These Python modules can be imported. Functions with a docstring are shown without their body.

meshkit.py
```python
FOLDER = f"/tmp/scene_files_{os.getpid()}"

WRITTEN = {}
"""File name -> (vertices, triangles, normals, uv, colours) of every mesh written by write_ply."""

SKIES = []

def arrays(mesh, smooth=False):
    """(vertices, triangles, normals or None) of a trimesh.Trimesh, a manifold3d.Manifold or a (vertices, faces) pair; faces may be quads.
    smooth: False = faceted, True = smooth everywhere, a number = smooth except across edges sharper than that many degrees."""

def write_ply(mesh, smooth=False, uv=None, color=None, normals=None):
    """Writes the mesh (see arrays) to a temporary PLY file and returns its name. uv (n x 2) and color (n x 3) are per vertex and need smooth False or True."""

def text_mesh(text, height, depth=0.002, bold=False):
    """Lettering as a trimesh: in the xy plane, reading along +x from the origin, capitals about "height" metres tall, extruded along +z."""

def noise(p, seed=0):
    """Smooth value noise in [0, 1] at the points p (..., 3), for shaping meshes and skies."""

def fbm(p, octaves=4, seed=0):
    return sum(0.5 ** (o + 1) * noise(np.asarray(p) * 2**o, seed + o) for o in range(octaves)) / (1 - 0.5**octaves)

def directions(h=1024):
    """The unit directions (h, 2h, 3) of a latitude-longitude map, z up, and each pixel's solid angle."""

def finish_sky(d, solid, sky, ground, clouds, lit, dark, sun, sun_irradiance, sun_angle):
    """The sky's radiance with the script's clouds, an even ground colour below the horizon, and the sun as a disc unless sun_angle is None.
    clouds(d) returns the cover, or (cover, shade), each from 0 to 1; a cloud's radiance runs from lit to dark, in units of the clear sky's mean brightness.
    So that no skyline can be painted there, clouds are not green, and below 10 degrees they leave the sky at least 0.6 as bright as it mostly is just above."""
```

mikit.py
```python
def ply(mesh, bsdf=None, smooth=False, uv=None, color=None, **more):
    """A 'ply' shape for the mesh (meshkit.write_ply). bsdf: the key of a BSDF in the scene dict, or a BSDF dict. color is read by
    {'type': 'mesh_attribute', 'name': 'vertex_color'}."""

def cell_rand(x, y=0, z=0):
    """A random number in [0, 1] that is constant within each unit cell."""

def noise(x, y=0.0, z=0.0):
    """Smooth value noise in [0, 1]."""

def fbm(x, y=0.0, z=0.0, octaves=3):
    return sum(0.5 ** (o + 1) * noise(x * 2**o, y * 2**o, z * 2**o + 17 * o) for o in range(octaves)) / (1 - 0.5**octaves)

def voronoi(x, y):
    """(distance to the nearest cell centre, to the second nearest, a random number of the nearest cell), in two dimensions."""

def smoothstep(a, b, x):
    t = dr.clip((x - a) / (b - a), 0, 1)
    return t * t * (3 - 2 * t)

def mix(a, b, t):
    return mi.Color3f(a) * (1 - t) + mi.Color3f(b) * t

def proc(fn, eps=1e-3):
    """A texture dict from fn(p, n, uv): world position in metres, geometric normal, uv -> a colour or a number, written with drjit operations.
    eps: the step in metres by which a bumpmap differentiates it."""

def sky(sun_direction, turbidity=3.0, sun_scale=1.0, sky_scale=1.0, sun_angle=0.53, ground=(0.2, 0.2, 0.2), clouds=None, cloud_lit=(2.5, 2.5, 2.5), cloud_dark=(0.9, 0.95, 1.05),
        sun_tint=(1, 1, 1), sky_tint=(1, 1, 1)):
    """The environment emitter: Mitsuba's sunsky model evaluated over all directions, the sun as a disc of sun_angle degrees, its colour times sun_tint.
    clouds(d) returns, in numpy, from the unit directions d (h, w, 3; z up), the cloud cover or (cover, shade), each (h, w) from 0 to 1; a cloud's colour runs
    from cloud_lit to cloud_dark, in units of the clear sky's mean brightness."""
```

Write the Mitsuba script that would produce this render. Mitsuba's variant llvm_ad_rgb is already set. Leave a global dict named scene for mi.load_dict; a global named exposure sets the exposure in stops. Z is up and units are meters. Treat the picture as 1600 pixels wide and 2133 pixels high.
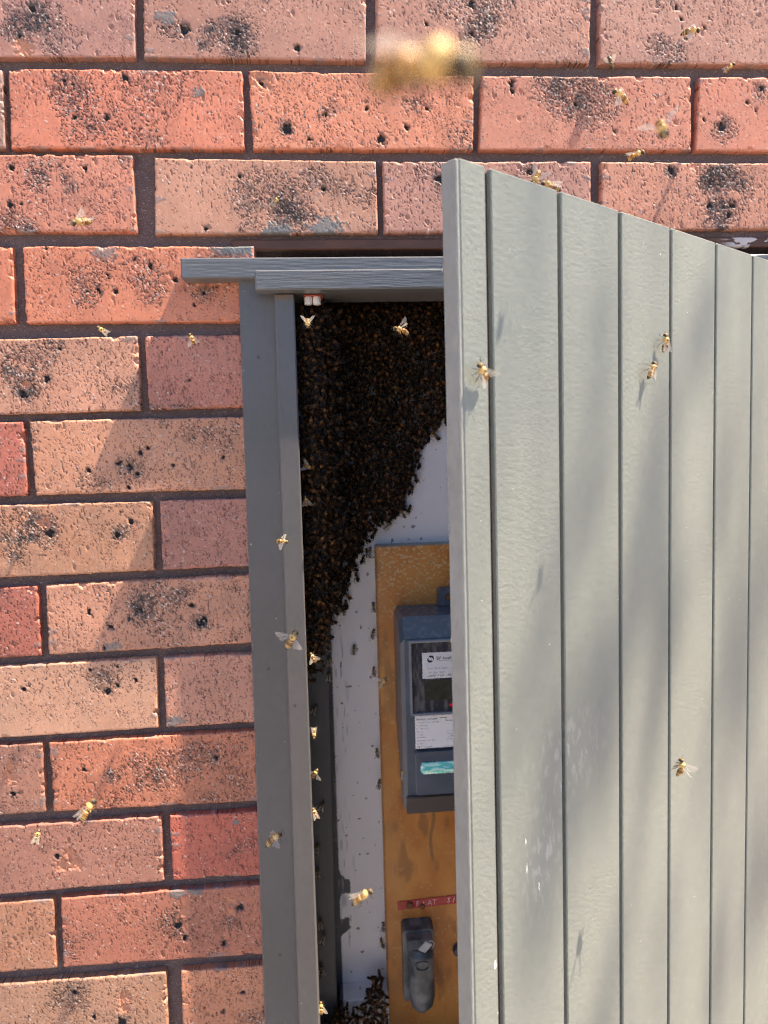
"""A swarm of honey bees in a meter cabinet let into a brick wall. z up, metres; the wall's face is y = 0, the camera stands at y < 0."""
import math
import random

import numpy as np
import manifold3d as m3
import mitsuba as mi
import drjit as dr
import trimesh
from shapely.geometry import Point, Polygon

import mikit
import meshkit
from mikit import proc, ply, noise, fbm, smoothstep, mix

scene, labels = {"type": "scene"}, {}
T = mi.ScalarTransform4f
CAM = dict(pos=[0.29628, -0.82168, -0.47032], right=[0.99601, -0.08496, -0.02742], up=[0.03422, 0.07961, 0.99624], fwd=[0.08246, 0.9932, -0.0822], f=1.0032)
BRICKS = [  # course, corners (x, z) from the top left clockwise, clay colour
    (0, [-0.0997, -0.0045, 0.1303, -0.0024, 0.1274, -0.0742, -0.1026, -0.0773], [0.491, 0.254, 0.202]),
    (0, [0.1387, -0.0023, 0.3612, -0.0002, 0.3585, -0.0746, 0.1359, -0.0742], [0.479, 0.246, 0.181]),
    (0, [0.371, -0.0001, 0.5951, 0.002, 0.5941, -0.0739, 0.3689, -0.0745], [0.552, 0.27, 0.195]),
    (0, [0.6053, 0.0021, 0.8353, 0.0042, 0.834, -0.072, 0.604, -0.0739], [0.527, 0.27, 0.202]),
    (1, [-0.2315, -0.0883, -0.0015, -0.0868, -0.0033, -0.1627, -0.2333, -0.1628], [0.402, 0.262, 0.205]),
    (1, [0.0044, -0.0867, 0.2332, -0.0852, 0.2319, -0.1626, 0.0018, -0.1627], [0.761, 0.238, 0.138]),
    (1, [0.2394, -0.0853, 0.4704, -0.0873, 0.4685, -0.1621, 0.2406, -0.1626], [0.776, 0.27, 0.15]),
    (1, [0.479, -0.0874, 0.7045, -0.0857, 0.7054, -0.1615, 0.4746, -0.162], [0.672, 0.254, 0.162]),
    (1, [0.7135, -0.0857, 0.9435, -0.0856, 0.9397, -0.1632, 0.7097, -0.1616], [0.701, 0.254, 0.162]),
    (2, [-0.1104, -0.168, 0.1196, -0.1687, 0.1198, -0.2447, -0.1102, -0.2437], [0.672, 0.254, 0.162]),
    (2, [0.1413, -0.171, 0.366, -0.1739, 0.3665, -0.2463, 0.1384, -0.2467], [0.578, 0.296, 0.195]),
    (2, [0.373, -0.174, 0.5946, -0.1733, 0.5942, -0.2444, 0.373, -0.2462], [0.552, 0.27, 0.202]),
    (2, [0.6061, -0.1734, 0.8361, -0.175, 0.8353, -0.2433, 0.6053, -0.2443], [0.617, 0.27, 0.175]),
    (3, [-0.233, -0.258, -0.003, -0.2577, -0.0051, -0.3336, -0.2351, -0.3314], [0.617, 0.195, 0.107]),
    (3, [0.0068, -0.2577, 0.2376, -0.2592, 0.2354, -0.3359, 0.0057, -0.3337], [0.745, 0.238, 0.127]),
    (4, [-0.1147, -0.3505, 0.1153, -0.3484, 0.1148, -0.4241, -0.1152, -0.4264], [0.617, 0.305, 0.195]),
    (4, [0.1226, -0.3484, 0.236, -0.3485, 0.236, -0.4236, 0.123, -0.424], [0.503, 0.195, 0.144]),
    (5, [-0.2334, -0.4386, -0.0034, -0.4326, -0.004, -0.5087, -0.234, -0.5078], [0.456, 0.122, 0.089]),
    (5, [0.0028, -0.4324, 0.236, -0.4332, 0.236, -0.5091, 0.0037, -0.5088], [0.644, 0.305, 0.181]),
    (6, [-0.1079, -0.5177, 0.1221, -0.5187, 0.1203, -0.5921, -0.1097, -0.5938], [0.552, 0.279, 0.162]),
    (6, [0.129, -0.5187, 0.236, -0.5189, 0.236, -0.5907, 0.1283, -0.592], [0.402, 0.181, 0.144]),
    (7, [-0.2303, -0.6063, -0.0003, -0.6033, -0.0005, -0.6772, -0.2305, -0.6799], [0.402, 0.112, 0.084]),
    (7, [0.008, -0.6032, 0.236, -0.6, 0.236, -0.6745, 0.0073, -0.6771], [0.604, 0.287, 0.181]),
    (8, [-0.1129, -0.6876, 0.1171, -0.6853, 0.1152, -0.7622, -0.1148, -0.7641], [0.658, 0.361, 0.231]),
    (8, [0.1246, -0.6853, 0.236, -0.6857, 0.236, -0.7617, 0.1238, -0.7622], [0.644, 0.296, 0.202]),
    (9, [-0.2353, -0.7737, -0.0053, -0.7714, -0.0071, -0.8476, -0.2371, -0.8452], [0.323, 0.162, 0.117]),
    (9, [0.0016, -0.7713, 0.236, -0.7709, 0.236, -0.8502, 0.0014, -0.8477], [0.604, 0.202, 0.112]),
    (10, [-0.1162, -0.8596, 0.1138, -0.8603, 0.1127, -0.9334, -0.1173, -0.9358], [0.392, 0.181, 0.133]),
    (10, [0.1225, -0.8604, 0.236, -0.8617, 0.236, -0.9344, 0.1225, -0.9335], [0.604, 0.127, 0.089]),
    (11, [-0.235, -0.945, -0.005, -0.9441, -0.0058, -1.0229, -0.2358, -1.022], [0.456, 0.223, 0.133]),
    (11, [0.003, -0.9441, 0.236, -0.9454, 0.236, -1.0263, 0.0013, -1.0229], [0.445, 0.156, 0.102]),
    (12, [-0.1204, -1.0357, 0.1096, -1.038, 0.1092, -1.1185, -0.1208, -1.1159], [0.445, 0.254, 0.162]),
    (12, [0.1256, -1.0381, 0.236, -1.0387, 0.236, -1.1189, 0.1249, -1.1186], [0.617, 0.254, 0.144]),
]
MARKS = [  # kind (b burnt, h melted hole, c fresh chip, g grey smear), x, z, radius, strength
    ('b', 0.0298, -0.0330, 0.0283, .8),
    ('b', 0.0128, -0.0491, 0.0189, .6),
    ('b', 0.0535, -0.0574, 0.0285, .5),
    ('h', 0.0306, -0.0285, 0.0047, 1),
    ('h', 0.0170, -0.0544, 0.0033, 1),
    ('c', 0.0208, -0.0670, 0.0076, 1),
    ('h', 0.1777, -0.0472, 0.0072, 1),
    ('g', 0.1595, -0.0352, 0.0086, .8),
    ('b', 0.1611, -0.0489, 0.0144, .5),
    ('b', 0.2310, -0.0454, 0.0218, .9),
    ('h', 0.2300, -0.0477, 0.0039, 1),
    ('b', 0.2037, -0.0482, 0.0087, .7),
    ('b', 0.1960, -0.0621, 0.0087, .8),
    ('b', 0.2319, -0.0593, 0.0242, .5),
    ('h', 0.2895, -0.0630, 0.0044, 1),
    ('h', 0.2217, -0.0194, 0.0029, 1),
    ('b', 0.4778, -0.0389, 0.0198, .7),
    ('h', 0.4696, -0.0169, 0.0044, 1),
    ('h', 0.4701, -0.0462, 0.0040, 1),
    ('b', 0.4880, -0.0317, 0.0198, .5),
    ('h', 0.4218, -0.0375, 0.0025, 1),
    ('h', 0.6884, -0.0161, 0.0040, 1),
    ('h', 0.6937, -0.0280, 0.0030, 1),
    ('b', 0.6833, -0.0621, 0.0304, .35),
    ('b', 0.7042, -0.0424, 0.0152, .3),
    ('h', 0.7190, -0.0358, 0.0025, 1),
    ('b', 0.0621, -0.1075, 0.0287, .5),
    ('h', 0.0582, -0.0961, 0.0029, 1),
    ('h', 0.0658, -0.1006, 0.0024, 1),
    ('h', 0.1165, -0.0941, 0.0038, 1),
    ('h', 0.0966, -0.1326, 0.0038, 1),
    ('h', 0.0653, -0.1328, 0.0029, 1),
    ('b', 0.0815, -0.1350, 0.0288, .3),
    ('g', 0.1892, -0.1062, 0.0058, .8),
    ('b', 0.1978, -0.1271, 0.0058, .4),
    ('h', 0.0856, -0.1442, 0.0024, 1),
    ('c', 0.2535, -0.0952, 0.0088, 1),
    ('h', 0.2519, -0.0971, 0.0034, 1),
    ('h', 0.2759, -0.1421, 0.0064, 1),
    ('b', 0.2759, -0.1421, 0.0108, .5),
    ('b', 0.3166, -0.1261, 0.0148, .5),
    ('h', 0.3155, -0.1285, 0.0034, 1),
    ('h', 0.2985, -0.1524, 0.0030, 1),
    ('b', 0.4060, -0.1159, 0.0174, .5),
    ('h', 0.4209, -0.1205, 0.0030, 1),
    ('h', 0.3994, -0.1398, 0.0030, 1),
    ('h', 0.3726, -0.1519, 0.0060, 1),
    ('h', 0.3576, -0.1211, 0.0025, 1),
    ('h', 0.5103, -0.0942, 0.0045, 1),
    ('h', 0.5112, -0.1029, 0.0040, 1),
    ('h', 0.5783, -0.1153, 0.0030, 1),
    ('b', 0.5790, -0.1022, 0.0403, .45),
    ('b', 0.5533, -0.0952, 0.0301, .5),
    ('b', 0.5944, -0.1166, 0.0354, .35),
    ('h', 0.6204, -0.1423, 0.0025, 1),
    ('h', 0.7831, -0.0976, 0.0046, 1),
    ('b', 0.7820, -0.1000, 0.0180, .6),
    ('h', 0.7395, -0.1360, 0.0072, 1),
    ('b', 0.7422, -0.1400, 0.0206, .6),
    ('h', 0.7676, -0.1116, 0.0026, 1),
    ('h', 0.7769, -0.1199, 0.0026, 1),
    ('h', 0.7196, -0.1302, 0.0026, 1),
    ('b', 0.0362, -0.1909, 0.0264, .6),
    ('b', 0.0541, -0.2026, 0.0145, .7),
    ('h', 0.0019, -0.1817, 0.0038, 1),
    ('h', 0.0718, -0.1815, 0.0034, 1),
    ('h', -0.0017, -0.2166, 0.0034, 1),
    ('b', 0.0146, -0.2377, 0.0121, .4),
    ('h', 0.0090, -0.2166, 0.0019, 1),
    ('b', 0.2451, -0.2073, 0.0369, .6),
    ('b', 0.2740, -0.2193, 0.0321, .6),
    ('b', 0.3046, -0.1905, 0.0198, .4),
    ('h', 0.2259, -0.1883, 0.0029, 1),
    ('h', 0.3106, -0.2025, 0.0040, 1),
    ('h', 0.1902, -0.2416, 0.0039, 1),
    ('h', 0.3006, -0.2324, 0.0035, 1),
    ('b', 0.2835, -0.2289, 0.0198, .6),
    ('g', 0.2632, -0.2443, 0.0124, .9),
    ('g', 0.3127, -0.2411, 0.0139, .9),
    ('h', 0.4319, -0.1903, 0.0060, 1),
    ('b', 0.4319, -0.1913, 0.0100, .7),
    ('b', 0.4246, -0.1806, 0.0200, .2),
    ('h', 0.5291, -0.1843, 0.0051, 1),
    ('b', 0.5266, -0.1804, 0.0101, .5),
    ('b', 0.7372, -0.1848, 0.0232, 1),
    ('b', 0.7483, -0.2150, 0.0233, .9),
    ('b', 0.7212, -0.1924, 0.0155, .9),
    ('b', 0.7643, -0.1973, 0.0156, .9),
    ('h', 0.7257, -0.2200, 0.0052, 1),
    ('h', 0.7521, -0.2175, 0.0047, 1),
    ('h', 0.7484, -0.2291, 0.0042, 1),
    ('h', 0.6826, -0.1825, 0.0046, 1),
    ('b', 0.6826, -0.1835, 0.0092, .8),
    ('c', 0.7087, -0.1779, 0.0051, 1),
    ('b', 0.7376, -0.2326, 0.0234, .7),
    ('h', 0.0296, -0.2599, 0.0024, 1),
    ('g', 0.0883, -0.2640, 0.0097, .7),
    ('h', 0.0889, -0.2884, 0.0034, 1),
    ('h', 0.0791, -0.3021, 0.0039, 1),
    ('h', 0.0957, -0.3023, 0.0034, 1),
    ('h', 0.0686, -0.3030, 0.0024, 1),
    ('h', 0.1320, -0.2777, 0.0039, 1),
    ('h', 0.1563, -0.2923, 0.0034, 1),
    ('b', 0.1254, -0.2858, 0.0294, .4),
    ('b', 0.1340, -0.3051, 0.0246, .35),
    ('h', 0.1165, -0.2714, 0.0029, 1),
    ('b', 0.1826, -0.3008, 0.0198, .4),
    ('h', 0.1745, -0.3177, 0.0025, 1),
    ('h', 0.1848, -0.3057, 0.0025, 1),
    ('g', 0.2233, -0.2615, 0.0109, 1),
    ('g', 0.2038, -0.2614, 0.0079, .8),
    ('b', 0.0009, -0.3804, 0.0342, .65),
    ('b', 0.0260, -0.3567, 0.0195, .5),
    ('h', -0.0007, -0.4046, 0.0064, 1),
    ('b', 0.0018, -0.4022, 0.0122, .7),
    ('h', 0.0230, -0.3905, 0.0044, 1),
    ('h', 0.0377, -0.3593, 0.0034, 1),
    ('b', -0.0070, -0.3562, 0.0195, .4),
    ('c', 0.0022, -0.3964, 0.0039, 1),
    ('h', 0.1661, -0.3933, 0.0025, 1),
    ('g', 0.1085, -0.3503, 0.0059, .6),
    ('h', 0.0900, -0.4781, 0.0045, 1),
    ('h', 0.1015, -0.4824, 0.0045, 1),
    ('h', 0.1084, -0.4896, 0.0035, 1),
    ('h', 0.1120, -0.4673, 0.0040, 1),
    ('h', 0.1201, -0.4626, 0.0025, 1),
    ('h', 0.0591, -0.4847, 0.0030, 1),
    ('h', 0.0979, -0.5033, 0.0035, 1),
    ('h', 0.1969, -0.4747, 0.0030, 1),
    ('h', 0.1446, -0.4822, 0.0025, 1),
    ('b', 0.1006, -0.4809, 0.0200, .45),
    ('b', 0.1321, -0.4371, 0.0299, .2),
    ('b', -0.0101, -0.5521, 0.0348, .8),
    ('b', 0.0146, -0.5430, 0.0199, .8),
    ('c', 0.0125, -0.5380, 0.0065, 1),
    ('h', 0.0167, -0.5481, 0.0050, 1),
    ('h', 0.0845, -0.5531, 0.0050, 1),
    ('b', 0.0845, -0.5521, 0.0090, .6),
    ('h', 0.0984, -0.5400, 0.0035, 1),
    ('b', 0.0947, -0.5459, 0.0100, .4),
    ('b', 0.0455, -0.5517, 0.0075, .4),
    ('b', 0.1025, -0.6303, 0.0203, .8),
    ('h', 0.1024, -0.6328, 0.0041, 1),
    ('b', 0.1229, -0.6209, 0.0254, .5),
    ('h', 0.0919, -0.6427, 0.0035, 1),
    ('h', 0.0718, -0.6494, 0.0040, 1),
    ('h', 0.1665, -0.6487, 0.0066, 1),
    ('b', 0.1664, -0.6513, 0.0123, .8),
    ('b', 0.1481, -0.6143, 0.0152, .5),
    ('h', 0.0506, -0.6331, 0.0030, 1),
    ('h', 0.1573, -0.6312, 0.0031, 1),
    ('h', 0.0631, -0.6722, 0.0030, 1),
    ('g', 0.0730, -0.6727, 0.0066, .7),
    ('h', -0.0202, -0.7117, 0.0035, 1),
    ('h', 0.0495, -0.6948, 0.0030, 1),
    ('h', 0.0768, -0.6936, 0.0031, 1),
    ('h', 0.0655, -0.7190, 0.0041, 1),
    ('h', 0.0757, -0.7133, 0.0031, 1),
    ('b', 0.0611, -0.7084, 0.0229, .4),
    ('h', 0.0949, -0.7086, 0.0026, 1),
    ('g', 0.1322, -0.7558, 0.0072, .8),
    ('c', -0.0400, -0.8069, 0.0071, 1),
    ('c', -0.0394, -0.7964, 0.0051, 1),
    ('h', -0.0383, -0.8254, 0.0046, 1),
    ('h', 0.0359, -0.8028, 0.0041, 1),
    ('b', 0.0629, -0.8109, 0.0103, .6),
    ('b', 0.0984, -0.8052, 0.0309, .5),
    ('b', 0.1600, -0.7904, 0.0233, .5),
    ('h', 0.1750, -0.7983, 0.0042, 1),
    ('b', 0.1192, -0.8440, 0.0078, .5),
    ('b', 0.0911, -0.7994, 0.0129, .5),
    ('c', 0.0073, -0.9070, 0.0072, 1),
    ('c', 0.0198, -0.9068, 0.0072, 1),
    ('c', 0.0154, -0.8958, 0.0052, 1),
    ('h', 0.0018, -0.8974, 0.0031, 1),
    ('g', 0.1933, -0.8723, 0.0031, .8),
    ('b', -0.0116, -0.8884, 0.0077, .4),
    ('b', 0.1253, -0.9806, 0.0263, .55),
    ('c', 0.1336, -0.9702, 0.0063, 1),
    ('c', 0.1328, -0.9867, 0.0047, 1),
    ('h', 0.1250, -0.9861, 0.0053, 1),
    ('h', 0.1321, -1.0005, 0.0037, 1),
    ('h', 0.1934, -0.9695, 0.0058, 1),
    ('c', 0.1832, -0.9631, 0.0058, 1),
    ('c', 0.1826, -0.9769, 0.0048, 1),
    ('h', 0.1744, -1.0096, 0.0048, 1),
    ('g', 0.1269, -0.9488, 0.0063, .8),
    ('g', 0.1450, -0.9474, 0.0063, .8),
    ('b', 0.1821, -0.9880, 0.0159, .4),
    ('b', 0.0083, -1.0590, 0.0314, .5),
    ('h', 0.0299, -1.0832, 0.0042, 1),
    ('h', 0.0112, -1.0526, 0.0026, 1),
    ('c', 0.0633, -1.0640, 0.0063, 1),
    ('c', 0.0627, -1.0751, 0.0063, 1),
    ('h', 0.0603, -1.0917, 0.0069, 1),
    ('h', 0.1918, -1.0689, 0.0032, 1),
    ('h', 0.1698, -1.0907, 0.0032, 1),
]
SWARM_BACK = [(0.3012, -0.2825), (0.4706, -0.2842), (0.4679, -0.4219), (0.4503, -0.4346), (0.4353, -0.4554), (0.4205, -0.4704), (0.4117, -0.5005), (0.4018, -0.5261), (0.399, -0.5445), (0.3808, -0.5572), (0.3662, -0.5624), (0.3531, -0.5735), (0.3456, -0.5935), (0.3326, -0.6221), (0.322, -0.648), (0.3108, -0.6738), (0.2933, -0.6789), (0.2839, -0.6201), (0.2842, -0.4486)]
SWARM_SIDE = [(0.2755, -0.3227), (0.3154, -0.3212), (0.3155, -0.3486), (0.3124, -0.3791), (0.3144, -0.415), (0.3111, -0.4511), (0.3132, -0.4823), (0.3139, -0.5242), (0.3152, -0.5665), (0.3059, -0.6087), (0.3059, -0.6409), (0.2987, -0.6675), (0.2935, -0.6943), (0.2812, -0.7126), (0.2759, -0.7124), (0.2746, -0.5282)]
SWARM_FLOOR = [(0.2828, -1.1653), (0.2982, -1.1564), (0.3162, -1.1632), (0.3328, -1.1583), (0.3394, -1.1396), (0.3506, -1.1329), (0.3572, -1.1579), (0.3561, -1.2422), (0.2757, -1.2343), (0.275, -1.1825)]
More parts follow.
